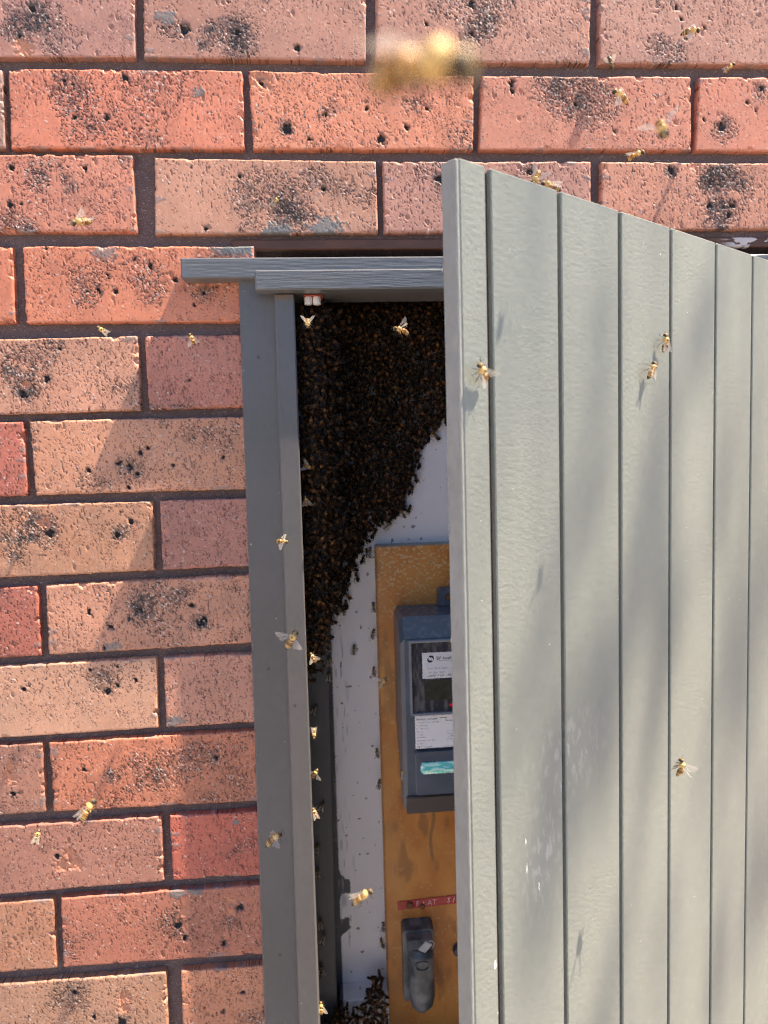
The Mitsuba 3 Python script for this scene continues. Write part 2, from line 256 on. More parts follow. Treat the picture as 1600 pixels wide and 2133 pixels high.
BEES = [  # place, heading, back, pose, label
    ((0.3085, -0.7389, -0.4307), (0.7894, -0.5806, -0.1994), (-0.1441, -0.4909, 0.8592), 'rest', 'large blurred honey bee flying close to the lens above the open door'),
    ((0.5756, -0.2591, -0.1750), (0.8720, -0.4715, -0.1315), (-0.3219, -0.7548, 0.5716), 'fly', 'honey bee flying in front of the top course, topmost on the wall'),
    ((0.6133, -0.0080, -0.0766), (0.3100, 0.0343, -0.9501), (-0.2716, -0.9545, -0.1231), 'half', 'dark honey bee head down on the underside of a top course brick'),
    ((0.7387, -0.0150, -0.0831), (0.5392, -0.7202, 0.4366), (-0.8422, -0.4580, 0.2845), 'rest', 'small pale honey bee flying at the joint below the top course, near the right edge'),
    ((0.4925, -0.3353, -0.2544), (-0.8647, -0.0741, 0.4967), (0.3000, -0.8695, 0.3925), 'fly', 'orange and black honey bee flying at the second brick course'),
    ((0.4529, -0.4791, -0.3316), (-0.0379, -0.5750, -0.8173), (-0.5852, -0.6502, 0.4846), 'fly', 'honey bee with both whitish wings spread wide in front of the second brick course'),
    ((0.5209, -0.2908, -0.2738), (0.8250, -0.5258, 0.2072), (-0.4359, -0.3586, 0.8255), 'rest', 'honey bee flying with dangling legs in front of the joint above the door'),
    ((0.4338, -0.3489, -0.3091), (-0.4817, -0.2813, -0.8299), (0.2087, -0.9567, 0.2031), 'half', 'honey bee looking over the top edge of the door with raised wings'),
    ((0.4453, -0.3404, -0.3108), (-0.9269, 0.1774, 0.3307), (0.0735, -0.7784, 0.6235), 'rest', 'honey bee lying along the top edge of the door behind another bee'),
    ((0.1596, -0.3350, -0.3301), (-0.6980, -0.6460, -0.3089), (0.2381, -0.6162, 0.7508), 'half', 'bright yellow honey bee with a dark eye flying before the upper left wall'),
    ((0.2628, -0.0200, -0.2202), (0.5751, -0.3042, 0.7594), (-0.4776, -0.8785, 0.0098), 'rest', 'yellow honey bee on the brick directly above the cabinet rails'),
    ((0.0885, -0.0300, -0.3468), (-0.7075, -0.3707, 0.6016), (0.4670, -0.8842, 0.0044), 'rest', 'brown banded honey bee flying at the joint left of the rail, abdomen down'),
    ((0.1781, -0.0500, -0.3594), (-0.3247, -0.3533, 0.8774), (0.2094, -0.9314, -0.2976), 'half', 'yellow honey bee flying just left of the cabinet stile below the rail'),
    ((0.2904, -0.0550, -0.3462), (-0.0029, -0.6535, -0.7569), (0.0152, -0.7569, 0.6534), 'half', 'pale honey bee seen head on below the white rollers'),
    ((0.3627, -0.2272, -0.3804), (-0.9608, -0.1079, 0.2553), (0.2745, -0.4978, 0.8227), 'fly', 'pale honey bee flying across the dark opening in front of the swarm'),
    ((0.4259, -0.0600, -0.2935), (-0.0270, -0.2217, 0.9747), (-0.1636, -0.9610, -0.2231), 'rest', 'dark honey bee hanging on the rails right beside the door edge'),
    ((0.3881, -0.4001, -0.4303), (-0.4058, -0.5160, 0.7544), (0.5580, -0.7936, -0.2426), 'half', 'golden honey bee on the door beside its left edge, wings held to the right'),
    ((0.5458, -0.2835, -0.4004), (-0.0143, -0.1837, 0.9829), (0.2086, -0.9619, -0.1767), 'rest', 'honey bee climbing the door, upper of two close together'),
    ((0.5316, -0.2940, -0.4205), (0.3903, 0.1802, 0.9029), (0.5626, -0.8229, -0.0790), 'rest', 'honey bee climbing the door, lower of two close together'),
    ((0.2579, -0.0600, -0.5586), (0.9626, -0.2292, -0.1446), (-0.0681, -0.7210, 0.6896), 'fly', 'pale furry honey bee flying in front of the stile with two wings behind it'),
    ((0.2769, -0.3753, -0.5802), (0.5390, 0.0513, 0.8407), (-0.2259, -0.9528, 0.2030), 'fly', 'large sharp honey bee flying in front of the stile with grey wings spread'),
    ((0.2833, -0.0120, -0.6904), (-0.4227, 0.1460, 0.8944), (0.0526, -0.9813, 0.1851), 'half', 'small honey bee at the inner edge of the stile level with the meter cover'),
    ((0.3593, 0.0200, -0.7304), (0.6964, -0.3908, 0.6019), (-0.6363, -0.7241, 0.2661), 'half', 'honey bee flying in front of the orange board left of the meter'),
    ((0.3818, 0.0400, -0.8470), (-0.0432, 0.2382, 0.9703), (-0.0843, -0.9686, 0.2340), 'rest', 'honey bee crawling on the left side of the grey meter'),
    ((0.2814, -0.0100, -0.7742), (-0.0175, -0.5081, -0.8611), (0.0206, -0.8612, 0.5078), 'rest', 'sunlit honey bee head down at the inner stile edge level with the instructions'),
    ((0.2809, -0.0120, -0.8181), (0.5059, -0.0815, 0.8587), (-0.2166, -0.9756, 0.0350), 'fly', 'sunlit honey bee with spread wings at the inner edge of the stile'),
    ((0.2863, 0.0820, -0.8998), (0.3176, 0.4099, 0.8551), (0.0099, -0.9032, 0.4292), 'rest', 'dark honey bee on the dark side panel just above a sunlit one'),
    ((0.2793, -0.0120, -0.8621), (-0.3084, 0.2453, 0.9191), (0.0735, -0.9571, 0.2801), 'rest', 'sunlit honey bee casting a shadow on the inner stile'),
    ((0.2594, -0.3429, -0.7167), (0.8723, 0.1987, 0.4467), (-0.4049, -0.2184, 0.8879), 'fly', 'banded honey bee flying low in front of the outer stile'),
    ((0.1631, -0.4000, -0.6636), (0.5550, 0.4078, 0.7250), (-0.5990, -0.4088, 0.6885), 'rest', 'bright yellow honey bee flying in front of the lower left bricks'),
    ((0.0362, -0.1396, -0.8046), (0.1943, 0.4905, 0.8495), (0.3240, -0.8495, 0.4164), 'rest', 'small tan honey bee flying before a brown brick low on the left'),
    ((0.3118, -0.4246, -0.7103), (0.8985, 0.0644, 0.4341), (-0.4381, 0.1903, 0.8785), 'rest', 'black and white banded honey bee flying in front of the pale back panel'),
    ((0.5246, -0.3539, -0.6820), (0.0099, -0.1011, 0.9948), (0.7019, -0.7079, -0.0789), 'fly', 'yellow banded honey bee flying head up in front of the lower part of the door'),
    ((0.3212, 0.1250, -0.6694), (-0.0428, 0.2067, 0.9775), (-0.0257, -0.9783, 0.2057), 'rest', 'dark honey bee on the pale back panel, upper of two'),
    ((0.3322, 0.1250, -0.7199), (0.1177, 0.2490, 0.9613), (-0.0366, -0.9663, 0.2547), 'rest', 'dark honey bee on the pale back panel, lower of two'),
    ((0.3786, 0.1180, -0.5651), (0.8065, -0.0110, 0.5911), (-0.0868, -0.9912, 0.1000), 'rest', 'lone dark honey bee just off the lower edge of the swarm above the board'),
    ((0.3970, 0.1150, -0.5501), (-0.4671, 0.1248, 0.8753), (-0.1066, -0.9907, 0.0844), 'half', 'dark honey bee on the lower right fringe of the swarm'),
    ((0.3555, 0.1150, -0.5966), (0.0732, 0.1287, 0.9890), (-0.0626, -0.9891, 0.1333), 'rest', 'dark honey bee at the top left corner of the orange board'),
    ((0.3581, 0.1120, -0.6642), (-0.1298, 0.2098, 0.9691), (-0.3992, -0.9057, 0.1426), 'rest', 'topmost of the dark bees down the orange board edge'),
    ((0.3560, 0.1120, -0.6977), (0.2191, 0.2177, 0.9511), (-0.5406, -0.7844, 0.3040), 'rest', 'second highest of the dark bees down the orange board edge'),
    ((0.3558, 0.1120, -0.7455), (-0.0368, 0.2847, 0.9579), (-0.5516, -0.8051, 0.2181), 'rest', 'third from the top of the dark bees down the orange board edge'),
    ((0.3570, 0.1120, -0.8492), (-0.1167, 0.3800, 0.9176), (-0.5478, -0.7953, 0.2597), 'rest', 'fourth from the top of the dark bees down the orange board edge'),
    ((0.3583, 0.1120, -0.8896), (0.1463, 0.3971, 0.9060), (-0.5461, -0.7312, 0.4087), 'rest', 'fifth from the top of the dark bees down the orange board edge'),
    ((0.3586, 0.1120, -1.0776), (0.0692, 0.5407, 0.8384), (-0.5464, -0.6826, 0.4853), 'rest', 'dark honey bee at the orange board edge level with the grey fuse, upper of two'),
    ((0.3561, 0.1120, -1.0993), (-0.2748, 0.5492, 0.7892), (-0.2190, -0.8350, 0.5048), 'half', 'dark honey bee at the orange board edge level with the grey fuse, lower of two'),
    ((0.3010, 0.0820, -0.7036), (0.1348, 0.2470, 0.9596), (-0.1770, -0.9469, 0.2686), 'rest', 'topmost of three dark bees on the right edge of the side panel'),
    ((0.3009, 0.0820, -0.7216), (-0.0379, 0.2679, 0.9627), (-0.1784, -0.9497, 0.2573), 'rest', 'middle of three dark bees on the right edge of the side panel'),
    ((0.2998, 0.0820, -0.7397), (0.0855, 0.2843, 0.9549), (-0.1767, -0.9389, 0.2954), 'rest', 'lowest of three dark bees on the right edge of the side panel'),
    ((0.2813, 0.0810, -0.7789), (0.3919, 0.3034, 0.8686), (-0.1442, -0.9121, 0.3837), 'rest', 'dark honey bee on the dark side panel below the swarm tail'),
    ((0.2787, 0.0810, -0.9519), (0.2367, 0.4609, 0.8553), (-0.1518, -0.8520, 0.5011), 'rest', 'dark honey bee on the dark side panel halfway between meter and fuse'),
    ((0.2783, 0.0810, -0.9823), (-0.0735, 0.4909, 0.8681), (-0.1561, -0.8654, 0.4761), 'rest', 'dark honey bee on the dark side panel level with the red label strip'),
    ((0.2795, 0.0810, -1.0480), (-0.1052, 0.5346, 0.8385), (-0.1573, -0.8415, 0.5168), 'rest', 'upper of a pair of dark honey bees low on the dark side panel'),
    ((0.2824, 0.0810, -1.0667), (0.3257, 0.5247, 0.7865), (-0.1516, -0.7922, 0.5912), 'rest', 'lower of a pair of dark honey bees low on the dark side panel'),
    ((0.2787, 0.0810, -1.1080), (0.0716, 0.5765, 0.8140), (-0.1575, -0.7993, 0.5799), 'half', 'dark honey bee near the bottom of the dark side panel'),
    ((0.2785, -0.0120, -1.0859), (-0.0105, 0.4576, 0.8891), (0.0196, -0.8889, 0.4577), 'half', 'sunlit golden honey bee at the very foot of the inner stile edge'),
    ((0.2848, -0.0050, -0.4872), (0.8780, -0.3368, -0.3402), (-0.3045, -0.9413, 0.1459), 'half', 'sunlit honey bee on the swarm beside the stile, upper of two'),
    ((0.2819, -0.0050, -0.5236), (-0.1316, -0.1983, 0.9713), (0.0534, -0.9798, -0.1928), 'half', 'sunlit honey bee on the swarm beside the stile, lower of two'),
    ((0.5611, -0.3928, -0.2904), (0.1952, 0.0976, 0.9759), (0.4447, -0.0981, 0.8903), 'fly', 'honey bee out of the picture whose shadow falls on the middle of the door'),
    ((0.5245, -0.4113, -0.1591), (0.2860, 0.0953, 0.9535), (0.4447, -0.0981, 0.8903), 'fly', 'honey bee out of the picture whose shadow falls on the upper left of the door'),
]

# ------------------------------------------------------------------ camera, sky, exposure
pos, fwd = np.array(CAM["pos"]), np.array(CAM["fwd"])
scene["camera"] = {"type": "thinlens", "fov": math.degrees(2 * math.atan(0.5 / CAM["f"])), "fov_axis": "x", "aperture_radius": 0.0013, "focus_distance": 0.64, "near_clip": 0.01, "far_clip": 200.0,
                   "to_world": T().look_at(origin=pos.tolist(), target=(pos + fwd).tolist(), up=CAM["up"])}
SUN = np.array([0.444, -0.102, 0.889])
SUN /= np.linalg.norm(SUN)
scene["sky"] = mikit.sky(SUN.tolist(), turbidity=3, sky_scale=0.68, ground=(0.3, 0.275, 0.24))
exposure = 3.3

# ------------------------------------------------------------------ helpers
counts = {}


def numbered(key):
    counts[key] = counts.get(key, -1) + 1
    return key if counts[key] == 0 else f"{key}_{counts[key]:03d}"


def thing(name, label, category, group=None, kind=None):
    key = numbered(name)
    labels[key] = {"label": label, "category": category}
    if group:
        labels[key]["group"] = group
    if kind:
        labels[key]["kind"] = kind
    return key


def part(parent, name, mesh, bsdf, smooth=False, label=None, kind=None, **more):
    key = numbered(f"{parent}__{name}")
    scene[key] = mesh if isinstance(mesh, dict) else ply(mesh, bsdf, smooth, **more)
    if label or kind:
        labels[key] = {k: v for k, v in (("label", label), ("kind", kind)) if v}
    return key


def hull(points):
    return trimesh.convex.convex_hull(np.asarray(points, float))


def cham(x0, x1, y0, y1, z0, z1, c=0.001):
    """A box with chamfered edges."""
    lo, hi, pts = np.array([x0, y0, z0]), np.array([x1, y1, z1]), []
    for s in np.ndindex(2, 2, 2):
        for a in range(3):
            q = np.where(s, hi - c, lo + c)
            q[a] = hi[a] if s[a] else lo[a]
            pts.append(q)
    return hull(pts)


def join(*meshes):
    return trimesh.util.concatenate([m for m in meshes])


def moved(mesh, matrix):
    m = mesh.copy()
    m.apply_transform(matrix)
    return m


def tri(man):
    m = man.to_mesh()
    return trimesh.Trimesh(m.vert_properties[:, :3], m.tri_verts, process=False)


def frame(p, x, z):
    """Matrix with local x along x, local z as near z as can be, at p."""
    x = np.asarray(x, float) / np.linalg.norm(x)
    z = np.asarray(z, float) - x * np.dot(x, z)
    z /= np.linalg.norm(z)
    m = np.eye(4)
    m[:3, 0], m[:3, 1], m[:3, 2], m[:3, 3] = x, np.cross(z, x), z, p
    return m


def tube(points, r0, r1, n=8):
    """A tapering rod through the points."""
    pts = np.asarray(points, float)
    rs, out = np.linspace(r0, r1, len(pts)), []
    for a, b, ra, rb in zip(pts[:-1], pts[1:], rs[:-1], rs[1:]):
        out.append(m3.Manifold.batch_hull([m3.Manifold.sphere(ra, n).translate(a.tolist()), m3.Manifold.sphere(rb, n).translate(b.tolist())]))
    return m3.Manifold.batch_boolean(out, m3.OpType.Add)


# ------------------------------------------------------------------ materials
VC = {"type": "mesh_attribute", "name": "vertex_color"}


def paint(name, colour, rough, relief, scale, stretch=(1, 1, 1), dirt=0.12, extra=None):
    def base(p, n, uv):
        t = fbm(p.x * 9, p.y * 9, p.z * 9, 3) - 0.5
        s = fbm(p.x * 260, p.y * 260, p.z * 140, 2) - 0.5
        c = mi.Color3f(colour) * (1 + dirt * 2 * t + dirt * 0.8 * s)
        return extra(p, c) if extra else c

    def height(p, n, uv):
        return fbm(p.x * scale / stretch[0], p.y * scale / stretch[1], p.z * scale / stretch[2], 2)

    scene[name] = {"type": "bumpmap", "scale": relief, "nested": proc(height, 2.5e-4),
                   "bsdf": {"type": "principled", "base_color": proc(base), "roughness": rough, "specular": 0.5}}


def scuffs(p, c):
    """Pale dusty hand marks and chipped paint low on the door."""
    d1 = dr.exp(-(dr.square((p.x - 0.455) / 0.026) + dr.square((p.z + 0.672) / 0.024)))
    d2 = dr.exp(-(dr.square((p.x - 0.43) / 0.016) + dr.square((p.z + 0.735) / 0.03)))
    streak = smoothstep(0.5, 0.72, fbm(p.x * 420, p.y * 420, p.z * 130, 3))
    c = mix(c, (0.42, 0.42, 0.41), dr.clip((d1 + d2) * (0.12 + 0.55 * streak), 0, 0.6))
    v = noise(p.x * 300 + 3, p.y * 300, p.z * 240)
    chip = smoothstep(0.98, 0.985, v)
    for cx, cz, rx, rz in ((0.3916, -0.781, 0.0010, 0.0030), (0.3935, -0.812, 0.0008, 0.0018), (0.4165, -0.733, 0.0006, 0.004), (0.4262, -0.749, 0.0006, 0.003), (0.416, -0.715, 0.0005, 0.002)):
        e = dr.square((p.x - cx) / rx) + dr.square((p.z - cz) / rz) + 1.6 * (fbm(p.x * 1400, 1.0, p.z * 1100, 2) - 0.5)
        chip = dr.maximum(chip, smoothstep(1.0, 0.8, e))
    return mix(c, (0.66, 0.65, 0.62), chip)


paint("door_paint", (0.207, 0.225, 0.206), 0.38, 0.00038, 520.0, extra=scuffs)

def frame_marks(p, c):
    """Bare timber where the stile was never painted, nail heads, and paint flaked off the arris."""
    c = mix(c, (0.16, 0.1, 0.065), smoothstep(-0.3195, -0.3175, p.z + 0.002 * noise(p.x * 500)) * smoothstep(-0.0275, -0.0279, p.y) * 0.8)
    chip = smoothstep(0.975, 0.98, noise(p.x * 260, p.y * 260, p.z * 150))
    c = mix(c, (0.5, 0.5, 0.49), chip * 0.8)
    for cx, cz in ((0.2385, -0.3735), (0.236, -0.70), (0.263, -0.7365), (0.2355, -1.02)):
        e = dr.sqrt(dr.square(p.x - cx) + dr.square(p.z - cz))
        c = mix(c, (0.04, 0.04, 0.042), smoothstep(0.0022, 0.0014, e) * 0.7)
    return c


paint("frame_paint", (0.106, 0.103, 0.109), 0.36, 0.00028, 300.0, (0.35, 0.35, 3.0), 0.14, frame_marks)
paint("rail_paint", (0.12, 0.127, 0.14), 0.3, 0.0006, 300.0, (6.0, 1, 0.6), 0.1)
paint("edge_paint", (0.255, 0.26, 0.245), 0.45, 0.0008, 330.0, (0.6, 0.6, 3.0), 0.25)
paint("groove_paint", (0.12, 0.078, 0.073), 0.6, 0.0002, 500.0)
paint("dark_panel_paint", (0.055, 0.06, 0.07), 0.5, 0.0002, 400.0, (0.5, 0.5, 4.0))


def panel_colour(p, n, uv):
    c = mi.Color3f(0.7, 0.68, 0.7) * (0.92 + 0.16 * fbm(p.x * 14, p.y * 14, p.z * 6, 3))
    edge = 0.3045 + 0.014 * smoothstep(0.42, 0.62, fbm(p.x * 60, 0.0, p.z * 34, 3)) * smoothstep(-0.96, -1.0, p.z) * smoothstep(-1.1, -1.085, p.z)
    c = mix(c, (0.06, 0.065, 0.075), smoothstep(0.001, -0.001, p.x - edge))
    scrape = smoothstep(0.62, 0.8, fbm(p.x * 330, 0.0, p.z * 40, 2)) * smoothstep(0.017, 0.004, dr.abs(p.x - 0.313))
    c = mix(c, (0.3, 0.3, 0.34), 0.55 * scrape)
    return mix(c, (0.16, 0.13, 0.11), 0.85 * smoothstep(0.845, 0.86, noise(p.x * 190, p.y * 190, p.z * 190)))


scene["panel_paint"] = {"type": "principled", "base_color": proc(panel_colour), "roughness": 0.6}


def board_colour(p, n, uv):
    c = mix((0.54, 0.235, 0.055), (0.43, 0.15, 0.028), smoothstep(0.3, 0.7, fbm(p.x * 26, p.y * 26, p.z * 16, 4)))
    c = mix(c, (0.2, 0.08, 0.03), 0.6 * smoothstep(0.55, 0.75, fbm(p.x * 70, 4.0, p.z * 18, 3)))
    c = mix(c, (0.5, 0.27, 0.1), 0.6 * smoothstep(0.395, 0.365, p.x) * fbm(p.x * 60, 2, p.z * 40, 2))
    flake = smoothstep(0.585, 0.66, fbm(p.x * 330, 5.0, p.z * 330, 3)) * smoothstep(-0.72, -0.6, p.z)
    c = mix(c, (0.62, 0.46, 0.27), 0.55 * flake)
    speck = smoothstep(0.7, 0.76, fbm(p.x * 240, 9.0, p.z * 200, 2))
    c = mix(c, (0.55, 0.33, 0.14), 0.35 * speck)
    drip = smoothstep(0.003, 0.0012, dr.abs(p.x - 0.4235 - 0.006 * (noise(p.z * 30) - 0.5))) * smoothstep(-1.0, -0.985, p.z) * smoothstep(-0.9, -0.93, p.z)
    c = mix(c, (0.12, 0.07, 0.035), 0.6 * drip)
    return mix(c, (0.25, 0.24, 0.22), smoothstep(0.5, 0.8, n.z))


def board_height(p, n, uv):
    return fbm(p.x * 420, p.y * 420, p.z * 420, 3)


scene["board_paint"] = {"type": "bumpmap", "scale": 0.0006, "nested": proc(board_height, 3e-4), "bsdf": {"type": "principled", "base_color": proc(board_colour), "roughness": 0.4}}


def brick_height(p, n, uv):
    return fbm(p.x * 1500, p.y * 1500, p.z * 1100, 2)


scene["brick_clay"] = {"type": "bumpmap", "scale": 0.00012, "nested": proc(brick_height, 2e-4),
                       "bsdf": {"type": "principled", "base_color": VC, "roughness": 0.62, "specular": 0.55}}


def mortar_colour(p, n, uv):
    c = mix((0.095, 0.064, 0.064), (0.145, 0.102, 0.102), fbm(p.x * 45, p.y * 45, p.z * 45, 3)) * (0.6 + 0.8 * noise(p.x * 1100, p.y * 1100, p.z * 1100))
    return mix(c, (0.26, 0.22, 0.215), 0.8 * smoothstep(0.78, 0.86, noise(p.x * 700, p.y * 700, p.z * 700)))


scene["mortar_cement"] = {"type": "bumpmap", "scale": 0.0004, "nested": proc(lambda p, n, uv: fbm(p.x * 700, p.y * 700, p.z * 700, 2), 3e-4),
                          "bsdf": {"type": "principled", "base_color": proc(mortar_colour), "roughness": 0.85}}


def rust_colour(p, n, uv):
    c = mix((0.06, 0.026, 0.018), (0.13, 0.05, 0.03), fbm(p.x * 50, p.y * 50, p.z * 90, 3))
    return mix(c, (0.55, 0.48, 0.46), smoothstep(0.56, 0.6, fbm(p.x * 60, 0, p.z * 130, 3)) * smoothstep(0.735, 0.76, p.x))


scene["rusty_steel"] = {"type": "principled", "base_color": proc(rust_colour), "roughness": 0.6}


def meter_colour(p, n, uv):
    c = mi.Color3f(0.088, 0.104, 0.135) * (0.85 + 0.3 * fbm(p.x * 40, p.y * 40, p.z * 40, 2))
    dust = smoothstep(0.5, 0.68, fbm(p.x * 260, p.y * 120, p.z * 260, 3)) * smoothstep(0.3, 0.9, n.z)
    return mix(c, (0.32, 0.31, 0.31), 0.3 * dust)


scene["meter_plastic"] = {"type": "principled", "base_color": proc(meter_colour), "roughness": 0.32, "specular": 0.5}
scene["meter_dark"] = {"type": "principled", "base_color": proc(lambda p, n, uv: mix((0.034, 0.043, 0.058), (0.15, 0.155, 0.165), smoothstep(0.42, 0.8, fbm(p.x * 190, p.y * 90, p.z * 55, 3)))), "roughness": 0.22}
scene["meter_brown"] = {"type": "principled", "base_color": {"type": "rgb", "value": [0.07, 0.058, 0.055]}, "roughness": 0.45}
scene["display_glass"] = {"type": "principled", "base_color": proc(lambda p, n, uv: mix((0.03, 0.036, 0.028), (0.06, 0.066, 0.052), fbm(p.x * 300, 0, p.z * 200, 2))), "roughness": 0.12}
scene["clear_cover"] = {"type": "thindielectric", "int_ior": 1.5}
scene["clear_rim"] = {"type": "principled", "base_color": {"type": "rgb", "value": [0.2, 0.22, 0.25]}, "roughness": 0.12, "clearcoat": 0.8}
scene["label_white"] = {"type": "principled", "base_color": {"type": "rgb", "value": [0.78, 0.78, 0.82]}, "roughness": 0.35}
scene["label_ink"] = {"type": "diffuse", "reflectance": {"type": "rgb", "value": [0.03, 0.03, 0.035]}}
scene["label_grey_ink"] = {"type": "diffuse", "reflectance": {"type": "rgb", "value": [0.12, 0.12, 0.14]}}
scene["tape_red"] = {"type": "principled", "base_color": proc(lambda p, n, uv: mix((0.38, 0.008, 0.016), (0.42, 0.06, 0.05), fbm(p.x * 90, 0, p.z * 300, 2))), "roughness": 0.3}
scene["tape_letters"] = {"type": "diffuse", "reflectance": {"type": "rgb", "value": [0.72, 0.5, 0.5]}}
scene["lamp_red"] = {"type": "principled", "base_color": {"type": "rgb", "value": [0.95, 0.02, 0.06]}, "roughness": 0.2}
scene["window_teal"] = {"type": "principled", "base_color": proc(lambda p, n, uv: mix((0.12, 0.62, 0.62), (0.62, 0.93, 0.88), smoothstep(0.4, 0.65, fbm(p.x * 130, 0, p.z * 420, 2)))), "roughness": 0.12, "clearcoat": 1.0}
scene["seal_ivory"] = {"type": "principled", "base_color": {"type": "rgb", "value": [0.55, 0.5, 0.42]}, "roughness": 0.4}
scene["fuse_plastic"] = {"type": "principled", "base_color": proc(lambda p, n, uv: mix((0.05, 0.062, 0.075), (0.16, 0.165, 0.18), smoothstep(0.35, 0.75, fbm(p.x * 70, p.y * 70, p.z * 45, 3)))), "roughness": 0.34}
scene["tag_metal"] = {"type": "principled", "base_color": {"type": "rgb", "value": [0.66, 0.71, 0.82]}, "metallic": 0.6, "roughness": 0.25}
scene["screw_rust"] = {"type": "principled", "base_color": proc(lambda p, n, uv: mix((0.1, 0.045, 0.025), (0.2, 0.08, 0.03), fbm(p.x * 400, p.y * 400, p.z * 400, 2))), "roughness": 0.6}
scene["nylon_white"] = {"type": "principled", "base_color": {"type": "rgb", "value": [0.8, 0.76, 0.73]}, "roughness": 0.3}
scene["catch_red"] = {"type": "principled", "base_color": {"type": "rgb", "value": [0.5, 0.1, 0.07]}, "roughness": 0.5}
scene["bee_coat"] = {"type": "principled", "base_color": VC, "roughness": 0.5, "sheen": 0.6, "sheen_tint": 0.7}
scene["bee_wing"] = {"type": "blendbsdf", "weight": proc(lambda p, n, uv: 0.34 + 0.3 * smoothstep(0.46, 0.5, noise(uv.x * 900, uv.y * 900)) * smoothstep(0.6, 0.5, noise(uv.x * 900, uv.y * 900))),
                     "bsdf_0": {"type": "thindielectric", "int_ior": 1.4}, "bsdf_1": {"type": "principledthin", "base_color": {"type": "rgb", "value": [0.72, 0.66, 0.58]}, "diff_trans": 0.9, "roughness": 0.4}}
scene["ground_concrete"] = {"type": "diffuse", "reflectance": proc(lambda p, n, uv: mix((0.28, 0.25, 0.22), (0.36, 0.33, 0.29), fbm(p.x * 3, p.y * 3, 0, 4)))}
scene["outer_clay"] = {"type": "principled", "base_color": proc(lambda p, n, uv: mix((0.46, 0.2, 0.125), (0.33, 0.17, 0.12), mikit.cell_rand(p.x / 0.24, p.z / 0.086)) * (0.8 + 0.4 * fbm(p.x * 300, 0, p.z * 160, 3))), "roughness": 0.7}

# ------------------------------------------------------------------ ground
labels["ground"] = {"label": "pale concrete ground at the foot of the brick wall", "category": "ground", "kind": "structure"}
g = 120.0
scene["ground"] = ply(([[-g, -g, -1.9], [g, -g, -1.9], [g, g, -1.9], [-g, g, -1.9]], [[0, 1, 2, 3]]), "ground_concrete")

# ------------------------------------------------------------------ brick wall
wall = thing("brick_wall", "salmon brick wall with burnt spots and raked dark joints around the meter cabinet", "wall")
OPEN_L, OPEN_R, OPEN_T, OPEN_B = 0.2255, 0.862, -0.2585, -1.262


